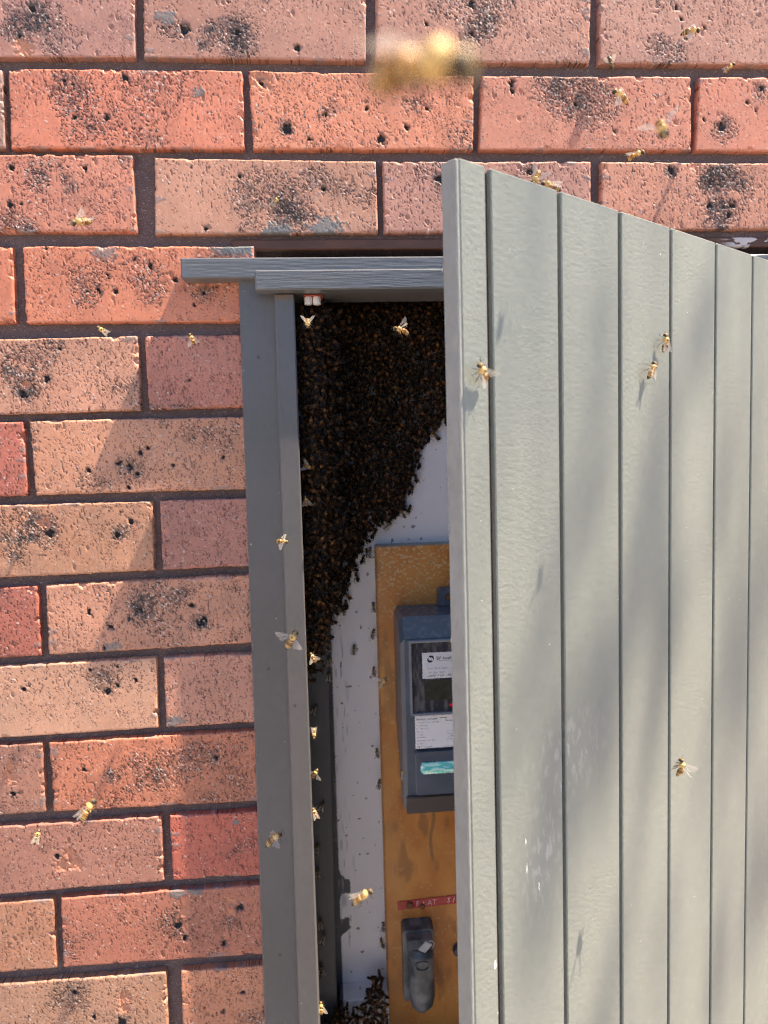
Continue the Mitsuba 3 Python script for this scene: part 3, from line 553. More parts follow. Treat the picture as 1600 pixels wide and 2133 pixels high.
def brick_mesh(quad, clay, seed):
    """One wire-cut brick: drag marks, pits, grit, burnt spots and melted holes as relief of its face, coloured to match."""
    rng = np.random.default_rng(seed)
    P = np.array(quad).reshape(4, 2)
    x0, x1 = P[:, 0].min(), P[:, 0].max()
    wid, hei = x1 - x0, abs(P[0, 1] - P[3, 1])

    def axis(a, b, lo, hi, fine, coarse):
        s, out = a, [a]
        while s < b - 1e-9:
            s = min(b, s + (fine if lo < s < hi else coarse))
            out.append(s)
        return (np.array(out) - a) / (b - a)

    us, vs = axis(x0, x1, -0.115, 0.82, 0.00095, 0.006), np.linspace(0, 1, int(hei / 0.00095))
    u, v = np.meshgrid(us, vs)
    quadw = [(1 - u) * (1 - v), u * (1 - v), u * v, (1 - u) * v]
    x = sum(w * P[k, 0] for k, w in enumerate(quadw))
    z = sum(w * P[k, 1] for k, w in enumerate(quadw))
    q = np.stack([x, z, np.full_like(x, seed * 7.3)], -1)
    n3 = lambda sx, sz, s, o=3: meshkit.fbm(q * [sx, sz, 1], o, s)  # noqa: E731
    # distance to the edges, ragged
    dl, dr_, dt, db = u * wid, (1 - u) * wid, v * hei, (1 - v) * hei
    d = np.minimum(np.minimum(dl, dr_), np.minimum(dt, db))
    corner = np.hypot(np.maximum(0.006 - np.minimum(dl, dr_), 0), np.maximum(0.006 - np.minimum(dt, db), 0))
    d = np.minimum(d, 0.006 - corner + 0.0012)
    rad = 0.0007 + 0.0028 * np.clip(n3(70, 70, 5, 2) - 0.38, 0, 1) * 2
    y = np.where(d < rad, rad - np.sqrt(np.maximum(rad**2 - (rad - d) ** 2, 0)), 0)
    y += 0.00045 * (n3(55, 55, 1, 2) - 0.5) + 0.00022 * (n3(900, 90, 2, 2) - 0.5) + 0.00012 * (n3(900, 900, 3, 2) - 0.5)
    tone = n3(16, 22, 4, 3) - 0.5
    clay = (0.74 * np.array(clay) + 0.26 * np.array([0.70, 0.215, 0.12])) * np.array([0.79, 0.90, 0.98])
    col = clay * (1 + 0.5 * tone[..., None] * [1, 0.9, 0.8]) * (1 + 0.34 * (n3(700, 420, 6, 2) - 0.5)[..., None])
    redder = np.clip(n3(30, 30, 8, 2) - 0.5, 0, 1)[..., None]
    col = col * (1 - redder * [0.05, 0.22, 0.3])
    # burnt smears, grit, holes, chips
    grain = n3(420, 420, 9, 2)
    burn = np.zeros_like(x)
    for kind, mx, mz, r, s in MARKS:
        if kind == "b" and x0 - 2 * r < mx < x1 + 2 * r and P[:, 1].min() - 2 * r < mz < P[:, 1].max() + 2 * r:
            burn += s * np.exp(-((x - mx) ** 2 + (z - mz) ** 2 * 1.3) / (0.7 * r) ** 2)
    burn = np.clip(burn, 0, 1.1)
    burn = burn * np.clip(2.6 * n3(48, 48, 17, 3) - 0.45, 0.12, 1.5) + 1.1 * np.clip(n3(15, 20, 18, 3) - 0.56, 0, 1)
    mask = np.clip(burn * (0.15 + 3.6 * n3(110, 110, 11, 3) ** 1.6), 0, 1)
    mask = 0.9 * mask * np.clip(0.55 + (grain - 0.4) * 3, 0.3, 1)
    grey = np.array([0.05, 0.043, 0.046])
    col = col * (1 - mask[..., None]) + grey * (0.5 + 0.9 * grain)[..., None] * mask[..., None]
    y += -0.0016 * burn * (n3(500, 500, 12, 2) - 0.45) * np.clip(d / 0.004, 0, 1)
    salt = rng.random(x.shape)
    light = (burn > 0.16) & (0.6 * n3(650, 650, 13, 2) + 0.4 * salt > 0.735)
    col[light] = np.array([0.7, 0.6, 0.54]) * (0.7 + 0.5 * rng.random((light.sum(), 1)))
    salt = rng.random(x.shape)
    dark = (burn > 0.12) & (0.6 * n3(560, 560, 14, 2) + 0.4 * salt < 0.325 + 0.15 * burn)
    col[dark] *= 0.15
    fleck = (0.62 * salt + 0.38 * n3(330, 130, 19, 2) > 0.79 - 0.3 * (n3(26, 30, 20, 3) - 0.5)) & ~dark
    col[fleck] *= np.array([0.3, 0.24, 0.25])
    col[salt < 0.012] = col[salt < 0.012] * 0.4 + np.array([0.4, 0.34, 0.31])
    y[dark] += 0.0005

    def stamp(mx, mz, rx, rz, depth, colour, mixin, jag=0.35):
        i0, i1 = np.searchsorted(x[0], [mx - 2 * rx, mx + 2 * rx])
        if i1 <= i0:
            return
        sx, sz = x[:, i0:i1], z[:, i0:i1]
        rr = np.hypot((sx - mx) / rx, (sz - mz) / rz) + jag * 2 * (grain[:, i0:i1] - 0.5)
        k = np.clip(1.25 - rr, 0, 1) if depth > 0.0012 else (rr < 1).astype(float)
        y[:, i0:i1] += depth * np.clip(k * 1.6, 0, 1)
        kk = (np.clip(k * 2.5, 0, 1) * mixin)[..., None]
        col[:, i0:i1] = col[:, i0:i1] * (1 - kk) + np.asarray(colour) * (0.7 + 0.6 * grain[:, i0:i1, None]) * kk

    # drag marks and small pits everywhere
    for _ in range(int(1150 * wid / 0.23)):
        long = rng.random() < 0.2
        rx, rz = rng.uniform(0.0003, 0.00065), (rng.uniform(0.0011, 0.0026) if long else rng.uniform(0.0004, 0.0010))
        stamp(rng.uniform(x0, x1), rng.uniform(P[:, 1].min(), P[:, 1].max()), rx, rz, rng.uniform(0.0001, 0.0005), clay * [0.17, 0.1, 0.1], rng.uniform(0.55, 1.0), 0.5)
    for _ in range(int(7 * wid / 0.23)):
        stamp(rng.uniform(x0, x1), rng.uniform(P[:, 1].min(), P[:, 1].max()), rng.uniform(0.0012, 0.0020), rng.uniform(0.002, 0.0036), 0.0008, clay * 0.6, 0.6, 0.5)
    for _ in range(int(80 * wid / 0.23)):
        r = rng.uniform(0.0004, 0.001)
        stamp(rng.uniform(x0, x1), rng.uniform(P[:, 1].min(), P[:, 1].max()), r, r, -0.0003, (0.6, 0.5, 0.46), 0.8, 0.2)
    for _ in range(9):  # mortar smeared over the arris
        t, side, r = rng.random(), rng.integers(4), rng.uniform(0.0015, 0.005)
        mx, mz = ((x0 + t * wid, P[0, 1]), (x0 + t * wid, P[3, 1]), (x0, P[3, 1] + t * hei), (x1, P[3, 1] + t * hei))[side]
        stamp(mx, mz, r * 2.0, r * 0.6, -0.0002, (0.25, 0.19, 0.185), 0.65, 1.1)
    for _ in range(14):  # knocked arrises
        t, side, r = rng.random(), rng.integers(4), rng.uniform(0.0012, 0.0042)
        mx, mz = ((x0 + t * wid, P[0, 1]), (x0 + t * wid, P[3, 1]), (x0, P[3, 1] + t * hei), (x1, P[3, 1] + t * hei))[side]
        stamp(mx, mz, r * 1.3, r * 0.8, 0.0022, clay * 1.15, 0.5, 0.9)
    for kind, mx, mz, r, s in MARKS:
        if x0 - r < mx < x1 + r and P[:, 1].min() - r < mz < P[:, 1].max() + r:
            if kind == "h":
                stamp(mx, mz, r * 0.95, r * 1.05, 0.0004, (0.09, 0.078, 0.08), 0.5, 1.6)
                stamp(mx, mz, r * 0.52, r * 0.6, 0.003, (0.014, 0.014, 0.018), 1.0, 1.5)
            elif kind == "c":
                stamp(mx, mz, r, r * 0.95, 0.0014, (0.5, 0.21, 0.13), 0.95, 1.1)
            elif kind == "g":
                stamp(mx, mz, r * 1.3, r * 0.7, -0.0003, (0.16, 0.165, 0.17), s, 1.2)
    # the face's border, then the sides back into the joint
    wob = 0.0009 * (n3(150, 150, 15, 2) - 0.5) * 2
    x = x + np.where((dl < 1e-6) | (dr_ < 1e-6), wob, 0)
    z = z + np.where((dt < 1e-6) | (db < 1e-6), wob, 0)
    ny, nx = x.shape
    V = np.stack([x, y, z], -1).reshape(-1, 3)
    C = np.clip(col.reshape(-1, 3), 0.004, 0.9)
    i = np.arange(ny * nx).reshape(ny, nx)
    F = np.stack([i[:-1, :-1], i[1:, :-1], i[1:, 1:], i[:-1, 1:]], -1).reshape(-1, 4)
    ring = np.concatenate([i[0, :-1], i[:-1, -1], i[-1, :0:-1], i[:0:-1, 0]])
    back = V[ring].copy()
    back[:, 1] = 0.03
    k = np.arange(len(ring))
    j = (k + 1) % len(ring)
    skirt = np.stack([ring[k], ring[j], len(V) + j, len(V) + k], -1)
    edge = np.tile(clay * [0.95, 0.8, 0.62], (len(ring), 1))
    return (np.vstack([V, back]), np.vstack([F, skirt])), np.vstack([C, edge])


for k, (course, quad, clay) in enumerate(BRICKS):
    mesh, colour = brick_mesh(quad, clay, k + 1)
    part(wall, "brick", mesh, "brick_clay", True, color=colour)


def mortar_sheet(x0, x1, z0, z1, step, top=False):
    nx, nz = max(2, int((x1 - x0) / step)), max(2, int((z1 - z0) / step))
    x, z = np.meshgrid(np.linspace(x0, x1, nx), np.linspace(z0, z1, nz))
    q = np.stack([x, z, 0 * x], -1)
    y = 0.0098 + 0.0028 * (meshkit.fbm(q * 60, 3, 5) - 0.5) + 0.0021 * (meshkit.fbm(q * 260, 2, 6) - 0.5)
    i = np.arange(nx * nz).reshape(nz, nx)
    V = np.stack([x, y, z], -1).reshape(-1, 3)
    F = np.stack([i[:-1, :-1], i[:-1, 1:], i[1:, 1:], i[1:, :-1]], -1).reshape(-1, 4)
    return trimesh.Trimesh(V, np.vstack([F[:, [0, 1, 2]], F[:, [0, 2, 3]]]), process=False)


block = lambda *a: trimesh.creation.box(bounds=[[a[0], a[2], a[4]], [a[1], a[3], a[5]]])  # noqa: E731
part(wall, "mortar", join(mortar_sheet(-0.3, OPEN_L, OPEN_B, OPEN_T, 0.003), mortar_sheet(-0.3, 1.05, OPEN_T, 0.1, 0.003)), "mortar_cement", True)
part(wall, "core", join(block(-1.6, OPEN_L, 0.0135, 0.25, OPEN_B, OPEN_T), block(-1.6, 2.4, 0.0135, 0.25, OPEN_T, 0.9), block(OPEN_R, 2.4, 0.0135, 0.25, OPEN_B, OPEN_T), block(-1.6, 2.4, 0.0135, 0.25, -1.9, OPEN_B)), "mortar_cement")
outer = []
for course in range(-9, 19):
    zt = -course * 0.086
    for c in range(-8, 11):
        a = c * 0.24 + (0.12 if course % 2 == 0 else 0.0) + 0.005
        inside = -0.24 < a + 0.1 < 1.05 and -0.3 < zt - 0.26 < 0.2 if course < 3 else False
        seen = 0 <= course <= 12 and -0.36 < a < (1.1 if course < 3 else 0.23)
        hole = zt - 0.076 < OPEN_T and zt > OPEN_B and a + 0.23 > OPEN_L and a < OPEN_R
        if not seen and not hole:
            outer.append(cham(a, a + 0.23, 0, 0.03, zt - 0.076, zt, 0.002))
part(wall, "outer_bricks", join(*outer), "outer_clay", kind="stuff")
part(wall, "lintel", join(cham(0.2145, 0.9, 0.0035, 0.012, -0.2618, -0.2515, 0.001), block(0.2145, 0.9, 0.0125, 0.2, -0.2575, -0.2535)), "rusty_steel", label="rusty dark red steel lintel over the cabinet opening")

# ------------------------------------------------------------------ meter cabinet
cab = thing("meter_cabinet", "grey painted timber meter cabinet let into the brick wall, its boarded door standing open", "cabinet")
Z0 = -1.262


def post(xl0, xr0, xl1, xr1, y0, y1, z0, z1, c):
    """A post whose left and right edges run from (xl0, xr0) at z0 to (xl1, xr1) at z1."""
    pts = []
    for xl, xr, zz, dz in ((xl0, xr0, z0, c), (xl1, xr1, z1, -c)):
        for y, dy in ((y0, c), (y1, -c)):
            pts += [(xl + c, y, zz + dz), (xl, y + dy, zz + dz), (xl + c, y + dy, zz), (xr - c, y, zz + dz), (xr, y + dy, zz + dz), (xr - c, y + dy, zz)]
    return hull(pts)


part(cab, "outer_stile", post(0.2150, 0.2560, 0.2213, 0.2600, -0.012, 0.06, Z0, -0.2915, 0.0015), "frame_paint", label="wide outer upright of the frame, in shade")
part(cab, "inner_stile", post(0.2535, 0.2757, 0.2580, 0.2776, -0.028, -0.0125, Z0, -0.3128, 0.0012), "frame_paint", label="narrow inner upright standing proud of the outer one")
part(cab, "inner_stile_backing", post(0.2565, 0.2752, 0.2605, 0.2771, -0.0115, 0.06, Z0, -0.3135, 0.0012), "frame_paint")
part(cab, "upper_rail", cham(0.1663, 0.868, -0.024, 0.0, -0.2962, -0.2762, 0.0012), "rail_paint", label="long upper rail whose left end runs out over the bricks")
part(cab, "front_rail", cham(0.2403, 0.845, -0.045, -0.0245, -0.3125, -0.2932, 0.0014), "rail_paint", label="lower front rail with thick brushed paint")
part(cab, "rail_backing", cham(0.2605, 0.845, -0.0238, 0.03, -0.3115, -0.2968, 0.001), "frame_paint")
part(cab, "right_stile", post(0.815, 0.868, 0.815, 0.868, -0.02, 0.06, Z0, -0.3135, 0.0012), "frame_paint")
part(cab, "side_panel", post(0.262, 0.2955, 0.262, 0.3055, 0.088, 0.129, Z0, -0.3, 0.0015), "dark_panel_paint", label="dark grey inner side of the cabinet")
part(cab, "back_panel", block(0.262, 0.85, 0.13, 0.142, Z0, -0.262), "panel_paint", label="dusty white back panel with dark paint slopped along its edge")
part(cab, "right_panel", block(0.85, 0.858, 0.061, 0.142, Z0, -0.262), "dark_panel_paint")
part(cab, "top_panel", block(0.262, 0.85, 0.031, 0.13, -0.2965, -0.2885), "dark_panel_paint")
part(cab, "floor_panel", block(0.2705, 0.85, -0.01, 0.13, -1.26, -1.236), "dark_panel_paint")
part(cab, "ledge", cham(0.3, 0.3615, 0.097, 0.1295, -1.2, -1.1615, 0.001), "panel_paint", label="white ledge at the foot of the back panel")
catch = part(cab, "roller_catch", cham(0.2865, 0.3065, -0.020, 0.008, -0.3132, -0.3126, 0.0002), "catch_red", label="double white roller catch under the top rail")


def lathe_z(profile, x, y, n=28):
    m = trimesh.creation.revolve(np.array(profile), sections=n)
    m.apply_translation([x, y, 0])
    return m


for cx in (0.2915, 0.3003):
    prof = [(0, -0.3218), (0.0034, -0.3218), (0.0041, -0.3210), (0.0041, -0.3142), (0.0034, -0.3135), (0, -0.3135)]
    part(catch, "roller", lathe_z(prof, cx, -0.014), "nylon_white", 40)

# the door, in its own frame: u along it from the free edge to the hinge, h outwards
DF, DU, DN = np.array([0.3768, -0.401, 0.0]), np.array([0.8041, 0.5945, 0.0]), np.array([0.5945, -0.8041, 0.0])
DOOR = np.eye(4)
DOOR[:3, 0], DOOR[:3, 1], DOOR[:3, 2], DOOR[:3, 3] = DU, DN, (0, 0, 1), DF
DOOR_W, DOOR_T, DOOR_B = 0.622, -0.3165, -1.235
GROOVES = [0.0233, 0.0891, 0.1563, 0.2238, 0.2941, 0.3603, 0.4273, 0.4943, 0.5613]
GW = [0.0047, 0.0040, 0.0042, 0.0036, 0.0036, 0.0034, 0.0034, 0.0034, 0.0034]


def dbox(u0, u1, h0, h1, z0, z1, c=0.0008):
    return moved(cham(u0, u1, h0, h1, z0, z1, c), DOOR)


door = part(cab, "door", dbox(0.0006, DOOR_W, -0.0115, -0.0042, DOOR_B, DOOR_T - 0.0008, 0.0006), "groove_paint", label="grey boarded door standing open towards the camera")
cuts = [-1e-9] + GROOVES + [DOOR_W]
for k in range(len(cuts) - 1):
    a = cuts[k] + (GW[k - 1] / 2 if k else 0.0)
    b = cuts[k + 1] - (GW[k] / 2 if k < len(GROOVES) else 0.0)
    part(door, "board", dbox(a, b, -0.0041, 0.0, DOOR_B, DOOR_T, 0.0007), "door_paint")
part(door, "edge_strip", dbox(-0.0022, 0.0004, -0.0118, -0.0006, DOOR_B, DOOR_T - 0.0004, 0.0006), "edge_paint", label="rough brushed free edge of the door")
for zz in (-0.45, -1.05):
    part(door, "hinge", moved(cham(DOOR_W - 0.03, DOOR_W + 0.012, -0.0142, -0.0118, zz - 0.03, zz + 0.03, 0.0005), DOOR), "screw_rust")

# ------------------------------------------------------------------ meter board with its label strip
board = thing("meter_board", "orange brown painted meter board on the back panel, carrying the meter and the fuse", "board")
part(board, "panel", cham(0.3618, 0.79, 0.108, 0.1294, -1.235, -0.5885, 0.0016), "board_paint")


def lettering(text, height, x, z, y, depth=0.0002, bold=False, tilt=0.0, stretch=1.0):
    m = meshkit.text_mesh(text, height, depth, bold)
    m.apply_scale([stretch, 1, 1])
    m.apply_transform([[1, 0, 0, x], [0, 0, -1, y], [0, 1, 0, z], [0, 0, 0, 1]])
    if tilt:
        m.apply_transform(trimesh.transformations.rotation_matrix(tilt, [0, -1, 0], [x, y, z]))
    return m


tape = part(board, "label_strip", moved(cham(0.3772, 0.475, 0.1069, 0.1079, -1.0545, -1.0432, 0.0002), trimesh.transformations.rotation_matrix(0.045, [0, -1, 0], [0.3772, 0.108, -1.049])), "tape_red", label="red plastic label strip reading FLAT 3/")
spots = [("F", 0.4003), ("L", 0.4090), ("A", 0.4150), ("T", 0.4215), ("3", 0.4395), ("/", 0.4475)]
part(tape, "lettering", join(*[lettering(ch, 0.0062, x, -1.0518 + 0.045 * (x - 0.3772), 0.1069, 0.0003) for ch, x in spots]), "tape_letters")


def disc(x, y0, y1, z, r, n=24):
    m = trimesh.creation.revolve(np.array([(0, 0), (r, 0), (r, 0.6 * (y1 - y0)), (r * 0.8, y1 - y0), (0, y1 - y0)]), sections=n)
    m.apply_transform([[1, 0, 0, x], [0, 0, -1, y1], [0, 1, 0, z], [0, 0, 0, 1]])
    return m


part(board, "screw", disc(0.3925, 0.1045, 0.1079, -1.0485, 0.0046), "screw_rust", 40)
part(board, "screw", disc(0.4085, 0.1045, 0.1079, -1.0515, 0.0034), "screw_rust", 40)
part(board, "plug", disc(0.4545, 0.1, 0.1079, -1.1125, 0.0085), "meter_dark", 40, label="black plug in the board right of the fuse")

# ------------------------------------------------------------------ electricity meter
meter = thing("electricity_meter", "blue grey plastic electricity meter with white printed labels on the orange board", "meter")


def side_extrude(profile, x0, x1, c):
    """A convex side profile (y, z) extruded along x, its ends chamfered."""
    pr = np.array(profile)
    mid = pr.mean(0)
    small = mid + (pr - mid) * (1 - c / np.linalg.norm(pr - mid, axis=1).min())
    return hull([(x, y, z) for x, s in ((x0, small), (x0 + c, pr), (x1 - c, pr), (x1, small)) for y, z in s])


prof = [(0.1075, -0.6632), (0.1075, -0.812), (0.06, -0.8925), (0.0335, -0.8925), (0.031, -0.686), (0.05, -0.6645)]
part(meter, "body", side_extrude(prof, 0.3815, 0.5285, 0.0045), "meter_plastic", 22)
part(meter, "upper_cover", cham(0.3862, 0.524, 0.0292, 0.0318, -0.815, -0.687, 0.0008), "meter_plastic")
part(meter, "terminal_cover", cham(0.3840, 0.526, 0.0285, 0.0345, -0.8905, -0.8705, 0.0012), "meter_brown", label="brownish foot of the meter below its cover")
part(meter, "lower_cover", side_extrude([(0.0315, -0.817), (0.0315, -0.8665), (0.0225, -0.866), (0.0255, -0.817)], 0.3945, 0.5155, 0.0022), "meter_plastic", 30)
part(meter, "faceplate", cham(0.3938, 0.516, 0.0284, 0.0291, -0.771, -0.689, 0.0002), "meter_dark")
rim = []
for a in ((0.3908, 0.5192, -0.6895, -0.6868), (0.3908, 0.5192, -0.7735, -0.7712), (0.3908, 0.3932, -0.7712, -0.6895), (0.5168, 0.5192, -0.7712, -0.6895)):
    rim.append(cham(a[0], a[1], 0.0235, 0.0291, a[2], a[3], 0.0005))
part(meter, "window_rim", join(*rim), "clear_rim", label="clear plastic rim of the window over the display")
part(meter, "window", block(0.3932, 0.5168, 0.0243, 0.0244, -0.7712, -0.6895), "clear_cover")
plate = part(meter, "rating_label", cham(0.4055, 0.506, 0.0279, 0.0283, -0.7322, -0.7022, 0.0001), "label_white", label="white rating label with a dark swirl emblem")
lead = []
for s in (1, -1):
    ang = np.linspace(0.25, 2.9, 16)
    outer_arc = np.stack([0.0036 * np.cos(ang), 0.0044 * np.sin(ang)], -1)
    inner_arc = np.stack([0.0019 * np.cos(ang[::-1]) + 0.0006, 0.0020 * np.sin(ang[::-1]) + 0.0003], -1)
    sh = Polygon(np.vstack([outer_arc, inner_arc]) * s).buffer(0)
    for gpoly in getattr(sh, "geoms", [sh]):
        m = trimesh.creation.extrude_polygon(gpoly, 0.0002, engine="earcut")
        m.apply_transform(trimesh.transformations.rotation_matrix(-0.6, [0, 0, 1]))
        m.apply_transform([[1, 0, 0, 0.4152], [0, 0, -1, 0.0279], [0, 1, 0, -0.7095], [0, 0, 0, 1]])
        lead.append(m)
part(plate, "emblem", join(*lead), "label_ink")
part(plate, "lettering", join(lettering("SP AusNet", 0.0033, 0.4215, -0.7105, 0.0279, 0.0001, True), lettering("Landis + Gyr  E350", 0.0026, 0.4118, -0.7300, 0.0279, 0.0001, False, 0, 0.9)), "label_ink")
part(plate, "small_print", join(block(0.4222, 0.4415, 0.02785, 0.0279, -0.7121, -0.7117), lettering("1P2W  240V  50Hz  100A", 0.0019, 0.4105, -0.7215, 0.0279, 0.0001), lettering("No.  10 - 100 A", 0.0019, 0.4125, -0.7262, 0.0279, 0.0001)), "label_grey_ink")
part(meter, "display", block(0.4072, 0.5035, 0.0278, 0.0283, -0.7575, -0.7340), "display_glass", label="dark olive liquid crystal display, switched off")
part(meter, "indicator_lamp", disc(0.4378, 0.0268, 0.0283, -0.7637, 0.0021), "lamp_red", 40, label="small red indicator lamp under the display")
info = part(meter, "instruction_label", cham(0.3957, 0.4965, 0.0281, 0.0291, -0.8135, -0.7752, 0.0003), "label_white", label="white label of meter reading instructions")
lines = ["Reading Your Meter", "Press button 1 to scroll display", "01  Description", "02  Display Test", "03  Time", "04  Date", "05  Off Peak", "06  Received Power kWh", "07  Peak", "Refer to your supplier"]
txt = [lettering(s, 0.0019 if k == 0 else 0.0013, 0.3972, -0.7800 - 0.00355 * k, 0.0281, 0.0001, k == 0) for k, s in enumerate(lines)]
txt += [lettering(s, 0.0013, 0.4325, -0.7945 - 0.0033 * k, 0.0281, 0.0001) for k, s in enumerate(["Hot Water", "If you have any", "Controlled load", "please call"])]
part(info, "lettering", join(*txt), "label_grey_ink")
part(info, "pointer", join(block(0.4238, 0.4318, 0.02805, 0.0281, -0.7786, -0.7780), block(0.4312, 0.4318, 0.02805, 0.0281, -0.7824, -0.7786), block(0.4318, 0.4420, 0.02805, 0.0281, -0.7824, -0.7818)), "label_ink")
part(meter, "reading_window", side_extrude([(0.0255, -0.8285), (0.0255, -0.8415), (0.0225, -0.8415), (0.0205, -0.836), (0.0225, -0.8285)], 0.4003, 0.476, 0.002), "window_teal", 30, label="turquoise translucent window in the lower cover")
lug = part(meter, "lug", cham(0.4355, 0.478, 0.09, 0.1078, -0.664, -0.6415, 0.002), "meter_plastic")
part(lug, "screw", disc(0.4475, 0.0855, 0.0899, -0.6515, 0.0042), "screw_rust", 40)
part(meter, "seal", tri(m3.Manifold.sphere(0.0052, 24).scale([1, 0.7, 1.15]).translate([0.4428, 0.0225, -0.6878])), "seal_ivory", 60, label="ivory plastic seal at the top of the window")

# ------------------------------------------------------------------ service fuse
fuse = thing("service_fuse", "grey plastic fuse holder with a rounded carrier and a metal tag on the orange board", "fuse")
part(fuse, "base", side_extrude([(0.1078, -1.0665), (0.1078, -1.166), (0.09, -1.164), (0.088, -1.070)], 0.3805, 0.4195, 0.003), "fuse_plastic", 30)
cap = []
for zz, r, yy in ((-1.0905, 0.0135, 0.081), (-1.096, 0.0155, 0.079), (-1.150, 0.0160, 0.079), (-1.163, 0.0135, 0.081), (-1.170, 0.008, 0.083)):
    cap.append(m3.Manifold.sphere(1, 40).scale([r, 0.0125 * r / 0.016, 0.004]).translate([0.4022, yy, zz]))
carrier = tri(m3.Manifold.batch_hull(cap))
ck = part(fuse, "carrier", carrier, "fuse_plastic", 40)
grip = m3.Manifold.batch_boolean([m3.Manifold.cylinder(0.0012, 1, 1, 40).scale([0.0105, 0.0062, 1]), m3.Manifold.cylinder(0.003, 1, 1, 40).scale([0.0088, 0.0046, 1]).translate([0, 0, -0.0005])], m3.OpType.Subtract)
grip = moved(tri(grip), [[1, 0, 0, 0.4022], [0, 0, -1, 0.0668], [0, 1, 0, -1.1035], [0, 0, 0, 1]])
part(ck, "finger_grip", grip, "fuse_plastic", 40)
part(fuse, "top_block", side_extrude([(0.0885, -1.0725), (0.0885, -1.0865), (0.074, -1.0865), (0.0765, -1.0755)], 0.3845, 0.4165, 0.002), "fuse_plastic", 30)
part(fuse, "tag", moved(cham(-0.0048, 0.0048, -0.0008, 0.0008, -0.0095, 0.0095, 0.0004), T().translate([0.4055, 0.0635, -1.0765]).rotate([0, 1, 0], 28).rotate([1, 0, 0], 25).matrix), "tag_metal", label="bent shiny metal tag at the top of the fuse")
part(fuse, "tag_wire", tri(tube([(0.4085, 0.069, -1.075), (0.415, 0.071, -1.074), (0.4185, 0.075, -1.081), (0.4165, 0.078, -1.088)], 0.0007, 0.0007)), "tag_metal", 60)

# where the twigs' shadows fall on the door (distance along it, height), how far off they hang, how many leaves
SHADE = [(0.082, -0.49, 3.6, 7), (0.074, -0.55, 3.8, 6), (0.15, -0.40, 4.2, 7), (0.215, -0.38, 4.0, 7), (0.30, -0.60, 4.2, 6), (0.325, -0.74, 4.3, 4), (0.365, -0.88, 4.2, 5),
         (0.12, -0.72, 4.2, 6), (0.36, -0.50, 4.4, 8), (0.385, -0.66, 4.4, 5), (0.05, -0.66, 4.2, 3), (0.20, -0.62, 4.5, 3)]

# ------------------------------------------------------------------ the tree whose leaves dapple the door
tree = thing("street_tree", "small leafy tree to the right of the cabinet, out of the picture, dappling the door", "tree")
scene["tree_bark"] = {"type": "diffuse", "reflectance": proc(lambda p, n, uv: mix((0.1, 0.075, 0.055), (0.2, 0.16, 0.12), fbm(p.x * 40, p.y * 40, p.z * 12, 3)))}
scene["tree_leaf"] = {"type": "principledthin", "base_color": {"type": "rgb", "value": [0.09, 0.15, 0.04]}, "diff_trans": 0.7, "roughness": 0.5}
rt = np.random.default_rng(31)
FORK = np.array([3.6, -1.6, 4.6])
limbs = [tube([(4.0, -1.95, -1.9), (3.85, -1.8, 1.8), FORK], 0.09, 0.05, 16)]
leaves = []


def leaf(p, d, length):
    """A lance-shaped leaf folded along its midrib."""
    e = np.cross(d, rt.normal(size=3))
    e /= np.linalg.norm(e)
    n = np.cross(d, e)
    w = length * 0.17
    pts = [p, p + d * length * 0.35 + e * w + n * w * 0.3, p + d * length * 0.7 + e * w * 0.7 + n * w * 0.2, p + d * length, p + d * length * 0.7 - e * w * 0.7 + n * w * 0.2, p + d * length * 0.35 - e * w + n * w * 0.3, p + d * length * 0.5]
    return pts, [(0, 1, 6), (1, 2, 6), (2, 3, 6), (3, 4, 6), (4, 5, 6), (5, 0, 6)]


def sprig(tip, start, n, length=0.09, spread=0.07):
    """A twig from start to tip with leaves along its last part."""
    hang = tip - [0, 0, 0.22]
    high = tip + [0, 0, 1.3]
    limbs.append(tube([start, (start + high) / 2 + [0, 0, 0.12], high, tip, hang], 0.004, 0.0009, 8))
    for k in range(n):
        p = tip + (hang - tip) * rt.uniform(0, 1)
        d = rt.normal(0, 0.45, 3) + [0, 0, -1.0]
        leaves.append(leaf(p + rt.normal(0, spread, 3) * 0.3, d / np.linalg.norm(d), length * rt.uniform(0.7, 1.2)))


for (u, z, t, n) in SHADE:
    base = DF + DU * u + [0, 0, z]
    sprig(base + SUN * t, FORK + rt.normal(0, 0.05, 3), n)
for k in range(26):  # the rest of the crown, away from the sun's path to the cabinet
    a = rt.normal(0, 1, 3)
    a /= np.linalg.norm(a)
    tip = FORK + np.array([0.75, -0.35, 0.75]) + a * [0.6, 0.6, 0.5]
    sprig(tip, FORK + [0, 0, 0.02], 45, 0.1, 0.25)
part(tree, "trunk", tri(m3.Manifold.batch_boolean(limbs, m3.OpType.Add)), "tree_bark", 50)
v, f, at = [], [], 0
for pts, tris in leaves:
    v.append(np.array(pts))
    f.append(np.array(tris) + at)
    at += len(pts)
part(tree, "crown", ply((np.vstack(v), np.vstack(f)), "tree_leaf"), None, kind="stuff")

